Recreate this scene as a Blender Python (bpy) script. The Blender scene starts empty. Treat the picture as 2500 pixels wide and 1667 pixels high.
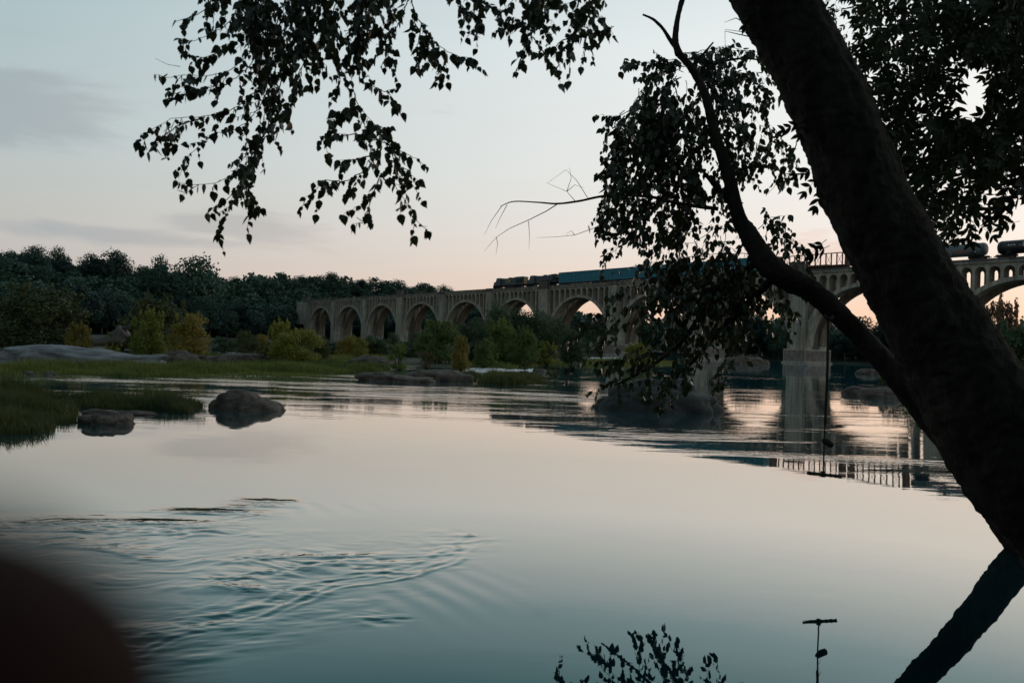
import bpy, bmesh, math, random
import numpy as np
from mathutils import Vector, Matrix, noise as mnoise

SC = bpy.context.scene
COL = SC.collection
R_ = random.Random(7)
NP = np.random.default_rng(7)

# ------------------------------------------------------------------ camera
FPX = 2500 * 28 / 36.0          # focal length in photograph pixels
CAM_H = 2.4
ROLL, PITCH = math.atan(.032), math.atan(7.5 / FPX)
F = np.array([0, math.cos(PITCH), math.sin(PITCH)])
U0 = np.array([0, -math.sin(PITCH), math.cos(PITCH)])
RT = np.array([1., 0, 0]) * math.cos(ROLL) + U0 * math.sin(ROLL)
UP = -np.array([1., 0, 0]) * math.sin(ROLL) + U0 * math.cos(ROLL)
CAM = np.array([0, 0, CAM_H])
cd = bpy.data.cameras.new('camera'); cam = bpy.data.objects.new('camera', cd); COL.objects.link(cam)
cd.sensor_width = 36; cd.lens = 28; cd.clip_start = .01; cd.clip_end = 9000
m = Matrix.Identity(4)
for i in range(3):
    m[i][0], m[i][1], m[i][2], m[i][3] = RT[i], UP[i], -F[i], CAM[i]
cam.matrix_world = m
cd.dof.use_dof = True; cd.dof.focus_distance = 16.0; cd.dof.aperture_fstop = 3.2
SC.camera = cam

def ray(x, y): return F + (x - 1250) / FPX * RT - (y - 833.5) / FPX * UP
def at(x, y, Y):
    d = ray(x, y); return CAM + d * (Y / d[1])
def G(x, y, z=0.0):
    d = ray(x, y); return CAM + d * ((z - CAM_H) / d[2])
def proj(P):
    v = np.asarray(P) - CAM; q = v @ F
    return 1250 + FPX * (v @ RT) / q, 833.5 - FPX * (v @ UP) / q

# ------------------------------------------------------------------ sky and sun
SUN_AZ, SUN_EL = 46.0, 4.0       # degrees right of the view axis, above the horizon

def lin(c):
    return tuple((v / 255 / 12.92 if v / 255 <= .04045 else ((v / 255 + .055) / 1.055) ** 2.4) for v in c)

class NT:
    """small helper to wire shader nodes"""
    def __init__(s, tree):
        s.t = tree; s.n = tree.nodes; s.l = tree.links
    def node(s, typ, **kw):
        n = s.n.new(typ)
        for k, v in kw.items(): setattr(n, k, v)
        return n
    def put(s, sock, v):
        if isinstance(v, bpy.types.NodeSocket): s.l.new(v, sock)
        elif v is not None: sock.default_value = v
    def math(s, op, a, b=None, c=None, clamp=False):
        n = s.node('ShaderNodeMath', operation=op, use_clamp=clamp)
        for i, v in enumerate((a, b, c)):
            if v is not None: s.put(n.inputs[i], v)
        return n.outputs[0]
    def mix(s, fac, a, b, mode='MIX'):
        n = s.node('ShaderNodeMix', data_type='RGBA', blend_type=mode)
        s.put(n.inputs[0], fac)
        for i, v in ((6, a), (7, b)):
            if isinstance(v, tuple) and len(v) == 3: v = (*v, 1)
            s.put(n.inputs[i], v)
        return n.outputs[2]
    def ramp(s, fac, stops, interp='LINEAR'):
        n = s.node('ShaderNodeValToRGB'); n.color_ramp.interpolation = interp
        e = n.color_ramp.elements
        while len(e) < len(stops): e.new(.5)
        for el, (p, c) in zip(e, stops):
            el.position = p; el.color = (*c, 1) if len(c) == 3 else c
        s.put(n.inputs[0], fac); return n.outputs[0]
    def noise(s, vec, scale, detail=2, rough=.5, dist=0.0):
        n = s.node('ShaderNodeTexNoise'); s.put(n.inputs['Vector'], vec)
        n.inputs['Scale'].default_value = scale; n.inputs['Detail'].default_value = detail
        n.inputs['Roughness'].default_value = rough; n.inputs['Distortion'].default_value = dist
        return n.outputs[0]
    def vmul(s, vec, v):
        n = s.node('ShaderNodeVectorMath', operation='MULTIPLY'); s.put(n.inputs[0], vec); n.inputs[1].default_value = v
        return n.outputs[0]
    def smooth(s, x, a, b):
        n = s.node('ShaderNodeMapRange', interpolation_type='SMOOTHSTEP'); s.put(n.inputs[0], x)
        n.inputs[1].default_value = a; n.inputs[2].default_value = b
        return n.outputs[0]

W = bpy.data.worlds.new('World'); SC.world = W; W.use_nodes = True
W.node_tree.nodes.clear(); t = NT(W.node_tree)
tc = t.node('ShaderNodeTexCoord'); sep = t.node('ShaderNodeSeparateXYZ'); t.l.new(tc.outputs['Generated'], sep.inputs[0])
dx, dy, dz = sep.outputs
el = t.math('MULTIPLY', t.math('ARCSINE', t.math('MINIMUM', t.math('ABSOLUTE', dz), .9999)), 180 / math.pi)
az = t.math('MULTIPLY', t.math('ARCTAN2', dx, dy), 180 / math.pi)
hl = t.math('SQRT', t.math('ADD', t.math('ADD', t.math('MULTIPLY', dx, dx), t.math('MULTIPLY', dy, dy)), 1e-6))
sdot = t.math('DIVIDE', t.math('ADD', t.math('MULTIPLY', dx, math.sin(math.radians(SUN_AZ))),
                               t.math('MULTIPLY', dy, math.cos(math.radians(SUN_AZ)))), hl)
e90 = t.math('DIVIDE', el, 90.0)
away = t.ramp(e90, [(p / 90, lin(c)) for p, c in [
    (0, (204, 188, 176)), (4, (198, 191, 187)), (8, (193, 195, 191)), (12, (187, 199, 200)),
    (20, (175, 195, 200)), (30, (150, 176, 184)), (50, (112, 140, 152)), (90, (84, 110, 124))]])
near = t.ramp(e90, [(p / 90, lin(c)) for p, c in [
    (0, (255, 200, 165)), (2.5, (254, 212, 184)), (5, (252, 228, 211)), (8, (250, 240, 232)), (12, (249, 246, 241)),
    (20, (248, 251, 250)), (30, (214, 228, 231)), (50, (150, 174, 184)), (90, (92, 118, 132))]])
fac = t.math('POWER', t.math('MULTIPLY', t.math('SUBTRACT', sdot, .2), 1 / .8, clamp=True), 1.08)
grad = t.mix(fac, away, near)
dusk = t.math('ADD', .55, t.math('MULTIPLY', .45, t.smooth(sdot, -1.0, .25)))
grad = t.mix(1.0, grad, dusk, 'MULTIPLY')
cxy = t.node('ShaderNodeCombineXYZ'); t.put(cxy.inputs[0], t.math('MULTIPLY', az, .09)); t.put(cxy.inputs[1], t.math('MULTIPLY', el, .42))
cn = t.noise(cxy.outputs[0], 1.0, 6, .6, .3)
def blob(a0, e0, sa, se):
    q = t.math('ADD', t.math('POWER', t.math('DIVIDE', t.math('ABSOLUTE', t.math('SUBTRACT', az, a0)), sa), 2.0),
               t.math('POWER', t.math('DIVIDE', t.math('ABSOLUTE', t.math('SUBTRACT', el, e0)), se), 2.0))
    return t.math('EXPONENT', t.math('MULTIPLY', q, -1.0))
cover = None
for b in [(-33, 13.0, 7.0, 2.6), (-45, 10, 8, 1.6), (-19, 7.3, 6.0, .95), (-26, 6.2, 9, .7), (60, 9, 14, 2), (-70, 11, 12, 3), (-120, 14, 22, 4), (150, 10, 30, 3)]:
    v = blob(*b); cover = v if cover is None else t.math('MAXIMUM', cover, v)
cden = t.smooth(t.math('ADD', cn, t.math('MULTIPLY', cover, .46)), .60, .90)
streak = t.math('MULTIPLY', t.smooth(cn, .45, .75), .10)
ccol = t.mix(fac, lin((158, 168, 174)), lin((233, 206, 190)))
grad = t.mix(t.math('MULTIPLY', t.math('MAXIMUM', cden, streak), .62), grad, ccol)
c3 = t.smooth(t.math('ADD', t.noise(cxy.outputs[0], 2.2, 5, .55), t.math('MULTIPLY', blob(21.5, 6.6, 3.6, 1.5), .5)), .66, .85)
grad = t.mix(t.math('MULTIPLY', c3, .55), grad, lin((236, 206, 194)))
sky = t.node('ShaderNodeTexSky', sky_type='NISHITA'); sky.sun_disc = False
sky.sun_elevation = math.radians(SUN_EL); sky.sun_rotation = math.radians(SUN_AZ); sky.air_density = 1.0; sky.dust_density = 1.0
bg1 = t.node('ShaderNodeBackground'); bg2 = t.node('ShaderNodeBackground'); add = t.node('ShaderNodeAddShader'); out = t.node('ShaderNodeOutputWorld')
t.put(bg1.inputs[0], grad); bg1.inputs[1].default_value = .97
t.put(bg2.inputs[0], sky.outputs[0]); bg2.inputs[1].default_value = .006
t.l.new(bg1.outputs[0], add.inputs[0]); t.l.new(bg2.outputs[0], add.inputs[1]); t.l.new(add.outputs[0], out.inputs[0])

sl = bpy.data.lights.new('sun', 'SUN'); sl.energy = .5; sl.angle = math.radians(10); sl.color = (1, .74, .52)
so = bpy.data.objects.new('sun', sl); COL.objects.link(so)
sdv = Vector((math.sin(math.radians(SUN_AZ)) * math.cos(math.radians(SUN_EL)), math.cos(math.radians(SUN_AZ)) * math.cos(math.radians(SUN_EL)), math.sin(math.radians(SUN_EL))))
so.rotation_euler = sdv.to_track_quat('Z', 'Y').to_euler(); so.location = (60, 60, 40)

SC.view_settings.view_transform = 'Standard'; SC.view_settings.look = 'None'
SC.view_settings.exposure = 0; SC.view_settings.gamma = 1
try: SC.view_settings.use_curve_mapping = False
except Exception: pass
SC.cycles.use_denoising = True
try: SC.cycles.denoiser = 'OPENIMAGEDENOISE'
except Exception: pass
SC.cycles.max_bounces = 6; SC.cycles.diffuse_bounces = 3; SC.cycles.glossy_bounces = 3; SC.cycles.transparent_max_bounces = 4
SC.cycles.sample_clamp_indirect = 4

# ------------------------------------------------------------------ helpers
def tag(o, label=None, cat=None, group=None, kind=None):
    if label: o['label'] = label
    if cat: o['category'] = cat
    if group: o['group'] = group
    if kind: o['kind'] = kind
    return o

def empty(name, loc=(0, 0, 0), rz=0.0, parent=None):
    o = bpy.data.objects.new(name, None); COL.objects.link(o)
    o.location = loc; o.rotation_euler = (0, 0, rz); o.empty_display_size = .1
    if parent: o.parent = parent
    return o

def link(name, me, mat=None, parent=None, loc=None):
    o = bpy.data.objects.new(name, me); COL.objects.link(o)
    if mat is not None and not me.materials: me.materials.append(mat)
    if parent is not None: o.parent = parent
    if loc is not None: o.location = loc
    return o

def np_mesh(name, V, Fc, smooth=False):
    me = bpy.data.meshes.new(name)
    V = np.ascontiguousarray(V, np.float32); Fc = np.ascontiguousarray(Fc, np.int32)
    k = Fc.shape[1]
    me.vertices.add(len(V)); me.vertices.foreach_set('co', V.ravel())
    me.loops.add(Fc.size); me.loops.foreach_set('vertex_index', Fc.ravel())
    me.polygons.add(len(Fc)); me.polygons.foreach_set('loop_start', np.arange(0, Fc.size, k, dtype=np.int32))
    me.polygons.foreach_set('loop_total', np.full(len(Fc), k, np.int32))
    if smooth: me.polygons.foreach_set('use_smooth', np.ones(len(Fc), bool))
    me.update(calc_edges=True); me.validate(); return me

class MB:
    """collects shapes into one mesh"""
    def __init__(s): s.v = []; s.f = []
    def hexa(s, p):                       # 8 points, bottom ring then top ring
        b = len(s.v); s.v += [tuple(q) for q in p]
        s.f += [(b+3, b+2, b+1, b), (b+4, b+5, b+6, b+7)] + [(b+i, b+(i+1) % 4, b+4+(i+1) % 4, b+4+i) for i in range(4)]
    def box(s, x0, x1, y0, y1, z0, z1):
        s.hexa([(x0,y0,z0),(x1,y0,z0),(x1,y1,z0),(x0,y1,z0),(x0,y0,z1),(x1,y0,z1),(x1,y1,z1),(x0,y1,z1)])
    def tube(s, pts, rad, n=8, caps=True, wob=None):
        pts = [Vector(p) for p in pts]; b = len(s.v); up = None
        for i, p in enumerate(pts):
            d = (pts[min(i+1, len(pts)-1)] - pts[max(i-1, 0)]).normalized()
            if up is None: up = Vector((0, 0, 1)) if abs(d.z) < .9 else Vector((0, 1, 0))
            a = d.cross(up).normalized(); c = a.cross(d).normalized(); up = c
            r = rad[i] if hasattr(rad, '__len__') else rad
            for k in range(n):
                an = 2 * math.pi * k / n; rr = r * (wob(i, k, p + (a*math.cos(an)+c*math.sin(an))*r) if wob else 1)
                s.v.append(tuple(p + (a * math.cos(an) + c * math.sin(an)) * rr))
        for i in range(len(pts) - 1):
            for k in range(n):
                s.f.append((b+i*n+k, b+i*n+(k+1) % n, b+(i+1)*n+(k+1) % n, b+(i+1)*n+k))
        if caps:
            s.f.append(tuple(b+k for k in reversed(range(n)))); e = b+(len(pts)-1)*n
            s.f.append(tuple(e+k for k in range(n)))
    def prism(s, poly, y0, y1):           # polygon in XZ extruded along Y
        b = len(s.v); n = len(poly)
        s.v += [(x, y0, z) for x, z in poly] + [(x, y1, z) for x, z in poly]
        s.f += [tuple(range(b, b+n)), tuple(reversed(range(b+n, b+2*n)))]
        s.f += [(b+(i+1) % n, b+i, b+n+i, b+n+(i+1) % n) for i in range(n)]
    def mesh(s, name, smooth=False):
        me = bpy.data.meshes.new(name); me.from_pydata(s.v, [], s.f)
        if smooth:
            for p in me.polygons: p.use_smooth = True
        me.update(); return me
    def build(s, name, mat, parent=None, smooth=False): return link(name, s.mesh(name, smooth), mat, parent)

def clone(src, parent=None, name=None):
    c = src.copy(); COL.objects.link(c); c.parent = parent
    for ch in src.children: clone(ch, c)
    return c

# value noise in numpy
def _hash(ix, iy, s):
    h = (ix.astype(np.int64) * 374761393 + iy.astype(np.int64) * 668265263 + s * 1442695041) & 0x7fffffff
    h = ((h ^ (h >> 13)) * 1274126177) & 0x7fffffff
    return ((h ^ (h >> 16)) & 0xffff) / 65535.0
def vnoise(x, y, s=0):
    ix, iy = np.floor(x), np.floor(y); fx, fy = x - ix, y - iy
    fx = fx*fx*fx*(fx*(fx*6-15)+10); fy = fy*fy*fy*(fy*(fy*6-15)+10)
    a, b, c, d = _hash(ix, iy, s), _hash(ix+1, iy, s), _hash(ix, iy+1, s), _hash(ix+1, iy+1, s)
    return (a*(1-fx)+b*fx)*(1-fy) + (c*(1-fx)+d*fx)*fy
def fbm(x, y, s=0, o=4):
    r = 0; a = .5
    for k in range(o): r = r + a * (vnoise(x*2**k, y*2**k, s+k*17) - .5); a *= .5
    return r
def sstep(a, b, x):
    q = np.clip((x - a) / (b - a), 0, 1); return q*q*(3-2*q)
def poly_sd(X, Y, P):
    """signed distance, positive inside"""
    P = np.asarray(P, float)[:, :2]; d = np.full(X.shape, 1e18); ins = np.zeros(X.shape, bool)
    for i in range(len(P)):
        a, b = P[i], P[(i+1) % len(P)]; ex, ey = b - a
        tt = np.clip(((X-a[0])*ex + (Y-a[1])*ey) / (ex*ex+ey*ey+1e-12), 0, 1)
        d = np.minimum(d, (X-a[0]-tt*ex)**2 + (Y-a[1]-tt*ey)**2)
        c = ((a[1] > Y) != (b[1] > Y))
        ins ^= c & (X < (b[0]-a[0]) * (Y-a[1]) / ((b[1]-a[1]) + 1e-12) + a[0])
    return np.where(ins, np.sqrt(d), -np.sqrt(d))
def line_d(X, Y, P):
    P = np.asarray(P, float)[:, :2]; d = np.full(X.shape, 1e18)
    for i in range(len(P)-1):
        a, b = P[i], P[i+1]; ex, ey = b - a
        tt = np.clip(((X-a[0])*ex + (Y-a[1])*ey) / (ex*ex+ey*ey+1e-12), 0, 1)
        d = np.minimum(d, (X-a[0]-tt*ex)**2 + (Y-a[1]-tt*ey)**2)
    return np.sqrt(d)

# ------------------------------------------------------------------ materials
def new_mat(name):
    ma = bpy.data.materials.new(name); ma.use_nodes = True; ma.node_tree.nodes.clear()
    return ma, NT(ma.node_tree)
def finish(t, sh):
    o = t.node('ShaderNodeOutputMaterial'); t.l.new(sh, o.inputs[0])
def pbr(t, col, rough=.8, bump=None, bstr=.5, bdist=.05, metal=0.0, spec=.3):
    p = t.node('ShaderNodeBsdfPrincipled')
    if isinstance(col, tuple) and len(col) == 3: col = (*col, 1)
    t.put(p.inputs['Base Color'], col); t.put(p.inputs['Roughness'], rough); p.inputs['Metallic'].default_value = metal
    p.inputs['Specular IOR Level'].default_value = spec
    if bump is not None:
        b = t.node('ShaderNodeBump'); t.put(b.inputs['Height'], bump); b.inputs['Strength'].default_value = bstr; b.inputs['Distance'].default_value = bdist
        t.l.new(b.outputs[0], p.inputs['Normal'])
    return p.outputs[0]
def objco(t): return t.node('ShaderNodeTexCoord').outputs['Object']

def mat_noise(name, c0, c1, scale=1.0, rough=.85, bump=.05, stretch=(1, 1, 1), spec=.25, bscale=4.0, metal=0.0):
    ma, t = new_mat(name); v = t.vmul(objco(t), stretch)
    n = t.noise(v, scale, 6, .62, .4)
    col = t.mix(t.smooth(n, .33, .67), c0, c1)
    n2 = t.noise(v, scale * bscale, 5, .6)
    col = t.mix(t.math('MULTIPLY', t.smooth(n2, .35, .7), .35), col, tuple(.6 * a for a in c0))
    finish(t, pbr(t, col, rough, n2, .7, bump, metal, spec)); return ma

def mat_leaf(name, c0, c1, trans=.25, nscale=.3, rough=.55, spec=.3, hue_rand=.35, fine=.5):
    """foliage: colour differs from clump to clump and from plant to plant"""
    ma, t = new_mat(name)
    gi = t.node('ShaderNodeNewGeometry').outputs['Position']; oi = t.node('ShaderNodeObjectInfo').outputs['Random']
    n = t.noise(gi, nscale, 3, .6); n = t.math('ADD', n, t.math('MULTIPLY', t.math('SUBTRACT', oi, .5), hue_rand))
    n3 = t.noise(gi, nscale * 9, 2, .5)
    n = t.math('ADD', n, t.math('MULTIPLY', t.math('SUBTRACT', n3, .5), fine))
    col = t.mix(t.smooth(n, .3, .7), c0, c1)
    d = pbr(t, col, rough, spec=spec)
    tr = t.node('ShaderNodeBsdfTranslucent'); t.put(tr.inputs[0], t.mix(.5, col, tuple(1.5 * a for a in c1)))
    mx = t.node('ShaderNodeMixShader'); mx.inputs[0].default_value = trans
    t.l.new(d, mx.inputs[1]); t.l.new(tr.outputs[0], mx.inputs[2]); finish(t, mx.outputs[0]); return ma

def mat_plain(name, c, rough=.7, spec=.3, metal=0.0):
    ma, t = new_mat(name)
    n = t.noise(objco(t), 1.3, 5, .65)
    col = t.mix(t.math('MULTIPLY', t.smooth(n, .4, .75), .45), c, tuple(.55 * a + .008 for a in c))
    finish(t, pbr(t, col, rough, metal=metal, spec=spec)); return ma

M = {}
M['concrete'] = None
def mat_concrete(name, c0, c1, stain):
    ma, t = new_mat(name); o = objco(t)
    n = t.noise(o, .35, 6, .65, .3)
    streak = t.noise(t.vmul(o, (1.2, 1.2, .07)), 1.0, 5, .7)
    col = t.mix(t.smooth(n, .3, .7), c0, c1)
    col = t.mix(t.math('MULTIPLY', t.smooth(streak, .42, .66), .8), col, stain)
    s = t.node('ShaderNodeSeparateXYZ'); t.l.new(o, s.inputs[0])
    lift = t.math('FRACT', t.math('MULTIPLY', s.outputs[2], 1 / 1.6))          # board-mark lift lines
    col = t.mix(t.math('MULTIPLY', t.math('LESS_THAN', lift, .04), .35), col, stain)
    finish(t, pbr(t, col, .9, t.noise(o, 2.0, 5, .6), .6, .05, spec=.2)); return ma
M['concrete'] = mat_concrete('weathered_concrete', (.46, .435, .37), (.31, .295, .25), (.14, .13, .11))
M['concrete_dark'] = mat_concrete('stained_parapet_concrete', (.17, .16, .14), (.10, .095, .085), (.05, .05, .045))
M['concrete_warm'] = mat_concrete('warm_shaded_concrete', (.27, .20, .145), (.18, .145, .11), (.10, .075, .055))  # warm glow and shade inside the arches put into the rib colour
M['rock'] = mat_noise('river_granite', (.060, .046, .038), (.175, .140, .115), 1.6, .85, .14, bscale=5)
M['rock_dark'] = mat_noise('vine_shaded_granite', (.030, .030, .031), (.062, .058, .055), .9, .8, .06, bscale=5)  # shade of the hanging leaves put into this boulder's colour
M['rock_pale'] = mat_noise('pale_ledge_rock', (.12, .125, .13), (.25, .26, .265), .5, .8, .06, (1, 1, 3), bscale=5)
M['mud'] = mat_noise('damp_silt', (.028, .034, .020), (.052, .056, .032), .4, .9, .03)
M['soil'] = mat_noise('forest_floor', (.014, .022, .013), (.028, .038, .020), .3, .95, .1)
M['bark'] = mat_noise('dark_furrowed_bark', (.022, .019, .015), (.058, .050, .040), 5.0, .95, .05, (1, 1, .3), bscale=4, spec=.1)
M['bark_far'] = mat_noise('grey_bark', (.05, .045, .035), (.12, .11, .09), 1.0, .9, .03, (1, 1, .3))
M['twig'] = mat_plain('brown_twig', (.03, .024, .017), .8)
M['hill_leaf'] = mat_leaf('dark_wood_foliage', (.008, .030, .028), (.036, .082, .054), .2, .09, hue_rand=.8, fine=.15)  # bluish distance haze put into the foliage colour
M['mid_leaf'] = mat_leaf('dark_green_foliage', (0.0230, 0.0517, 0.0253), (0.0575, 0.1012, 0.0391), .25, .15)
M['willow_leaf'] = mat_leaf('willow_foliage', (0.0743, 0.1148, 0.0270), (0.1485, 0.1890, 0.0405), .3, .4)
M['yellow_leaf'] = mat_leaf('yellow_green_foliage', (0.1300, 0.1560, 0.0234), (0.2600, 0.2470, 0.0390), .3, .5)
M['gold_leaf'] = mat_leaf('golden_foliage', (0.1560, 0.1300, 0.0234), (0.2600, 0.2015, 0.0390), .3, .5)
M['olive_leaf'] = mat_leaf('olive_foliage', (0.0420, 0.0600, 0.0168), (0.0900, 0.0960, 0.0264), .25, .3)
M['red_leaf'] = mat_leaf('reddish_foliage', (.14, .085, .05), (.24, .15, .09), .35, .5)
M['grass'] = mat_leaf('river_grass', (.045, .075, .016), (.15, .165, .034), .3, .22)
M['grass_dark'] = mat_leaf('dark_river_grass', (.026, .044, .014), (.085, .095, .026), .3, .7)
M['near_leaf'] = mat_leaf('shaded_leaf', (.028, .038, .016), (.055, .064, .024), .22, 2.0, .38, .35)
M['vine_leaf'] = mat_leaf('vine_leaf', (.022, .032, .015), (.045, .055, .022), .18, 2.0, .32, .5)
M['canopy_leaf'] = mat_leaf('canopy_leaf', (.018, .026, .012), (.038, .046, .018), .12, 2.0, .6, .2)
M['rope'] = mat_plain('old_rope', (.05, .04, .03), .95)
M['wood'] = mat_noise('weathered_log', (.05, .04, .03), (.11, .09, .07), 2.0, .95, .04, (1, 1, 1))
M['driftwood'] = mat_noise('bleached_driftwood', (.10, .09, .08), (.22, .20, .18), 1.2, .9, .05, (.4, 1, 1))
M['foam'] = mat_noise('white_water', (.35, .38, .40), (.62, .64, .64), 3.0, .35, .06, (1, .4, 1), spec=.5)
M['ballast'] = mat_noise('track_ballast', (.06, .055, .05), (.12, .11, .10), 3.0, .95, .05)
M['steel'] = mat_plain('rail_steel', (.09, .07, .06), .5, .5, .6)
M['black_iron'] = mat_plain('black_underframe', (.018, .017, .016), .7)
M['loco_blue'] = mat_plain('dark_blue_locomotive_paint', (.030, .060, .085), .45, .4)
M['loco_grey'] = mat_plain('grey_blue_locomotive_paint', (.055, .085, .105), .5, .4)
M['yellow'] = mat_plain('yellow_lettering', (.62, .50, .10), .5)
M['loco_gold'] = mat_plain('dull_gold_end_paint', (.30, .20, .12), .6)
M['blue_car'] = mat_plain('teal_blue_wagon_paint', (.030, .20, .27), .55, .35)
M['dark_glass'] = mat_plain('cab_glass', (.02, .025, .03), .1, .6)
M['lamp_white'] = mat_plain('white_plate', (.7, .7, .66), .5)
M['tank_grey'] = mat_plain('grey_tank_paint', (.13, .165, .18), .5, .35)
M['tank_black'] = mat_plain('black_tank_paint', (.022, .022, .026), .4, .4)
M['frame_red'] = mat_plain('red_brown_steel', (.16, .085, .055), .7)
M['graffiti'] = mat_noise('pale_graffiti', (.50, .52, .52), (.22, .25, .30), 2.5, .6, .0)
M['graffiti_red'] = mat_noise('red_graffiti', (.42, .10, .08), (.30, .22, .26), 1.5, .6, .0)
M['plinth_paint'] = mat_noise('faded_painted_concrete', (.16, .12, .11), (.26, .23, .21), .8, .85, .0)

# ------------------------------------------------------------------ water
def water_material():
    ma, t = new_mat('river_water'); o = objco(t)
    at_ = t.node('ShaderNodeAttribute', attribute_name='ripple').outputs['Fac']
    n1 = t.noise(t.vmul(o, (1.5, 5.0, 1)), 1.0, 3, .55, .5)
    n2 = t.noise(t.vmul(o, (.30, 1.1, 1)), 1.0, 2, .5, .3)
    n3 = t.noise(t.vmul(o, (6, 13, 1)), 1.0, 2, .5)
    fleck = t.math('ADD', .22, t.math('MULTIPLY', t.smooth(t.noise(t.vmul(o, (.13, .62, 1)), 1.0, 3, .6, .4), .47, .66), 1.3))
    hgt = t.math('ADD', t.math('MULTIPLY', t.math('MULTIPLY', n1, .034), fleck), t.math('ADD', t.math('MULTIPLY', n2, .022), t.math('MULTIPLY', t.math('MULTIPLY', n3, .009), fleck)))
    hgt = t.math('MULTIPLY', hgt, at_)
    b = t.node('ShaderNodeBump'); b.inputs['Strength'].default_value = 1; b.inputs['Distance'].default_value = 1
    t.put(b.inputs['Height'], hgt)
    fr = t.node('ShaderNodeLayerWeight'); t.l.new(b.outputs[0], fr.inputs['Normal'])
    refl = t.ramp(fr.outputs['Facing'], [(0, (.02, .03, .03)), (.45, (.03, .05, .052)), (.59, (.050, .112, .118)), (.68, (.20, .26, .265)), (.80, (.645, .615, .575)), (.86, (.675, .64, .60)), (.92, (.87, .825, .775)), (1, (1, 1, 1))])  # warm sheen at low angles, teal at steep ones, painted into the reflectance
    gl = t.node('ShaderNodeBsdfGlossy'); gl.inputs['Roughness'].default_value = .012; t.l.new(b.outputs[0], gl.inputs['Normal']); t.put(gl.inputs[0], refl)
    df = t.node('ShaderNodeBsdfDiffuse'); df.inputs[0].default_value = (.0015, .012, .015, 1)
    mx = t.node('ShaderNodeAddShader'); t.l.new(df.outputs[0], mx.inputs[0]); t.l.new(gl.outputs[0], mx.inputs[1])
    finish(t, mx.outputs[0]); return ma
M['water'] = water_material()

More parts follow.
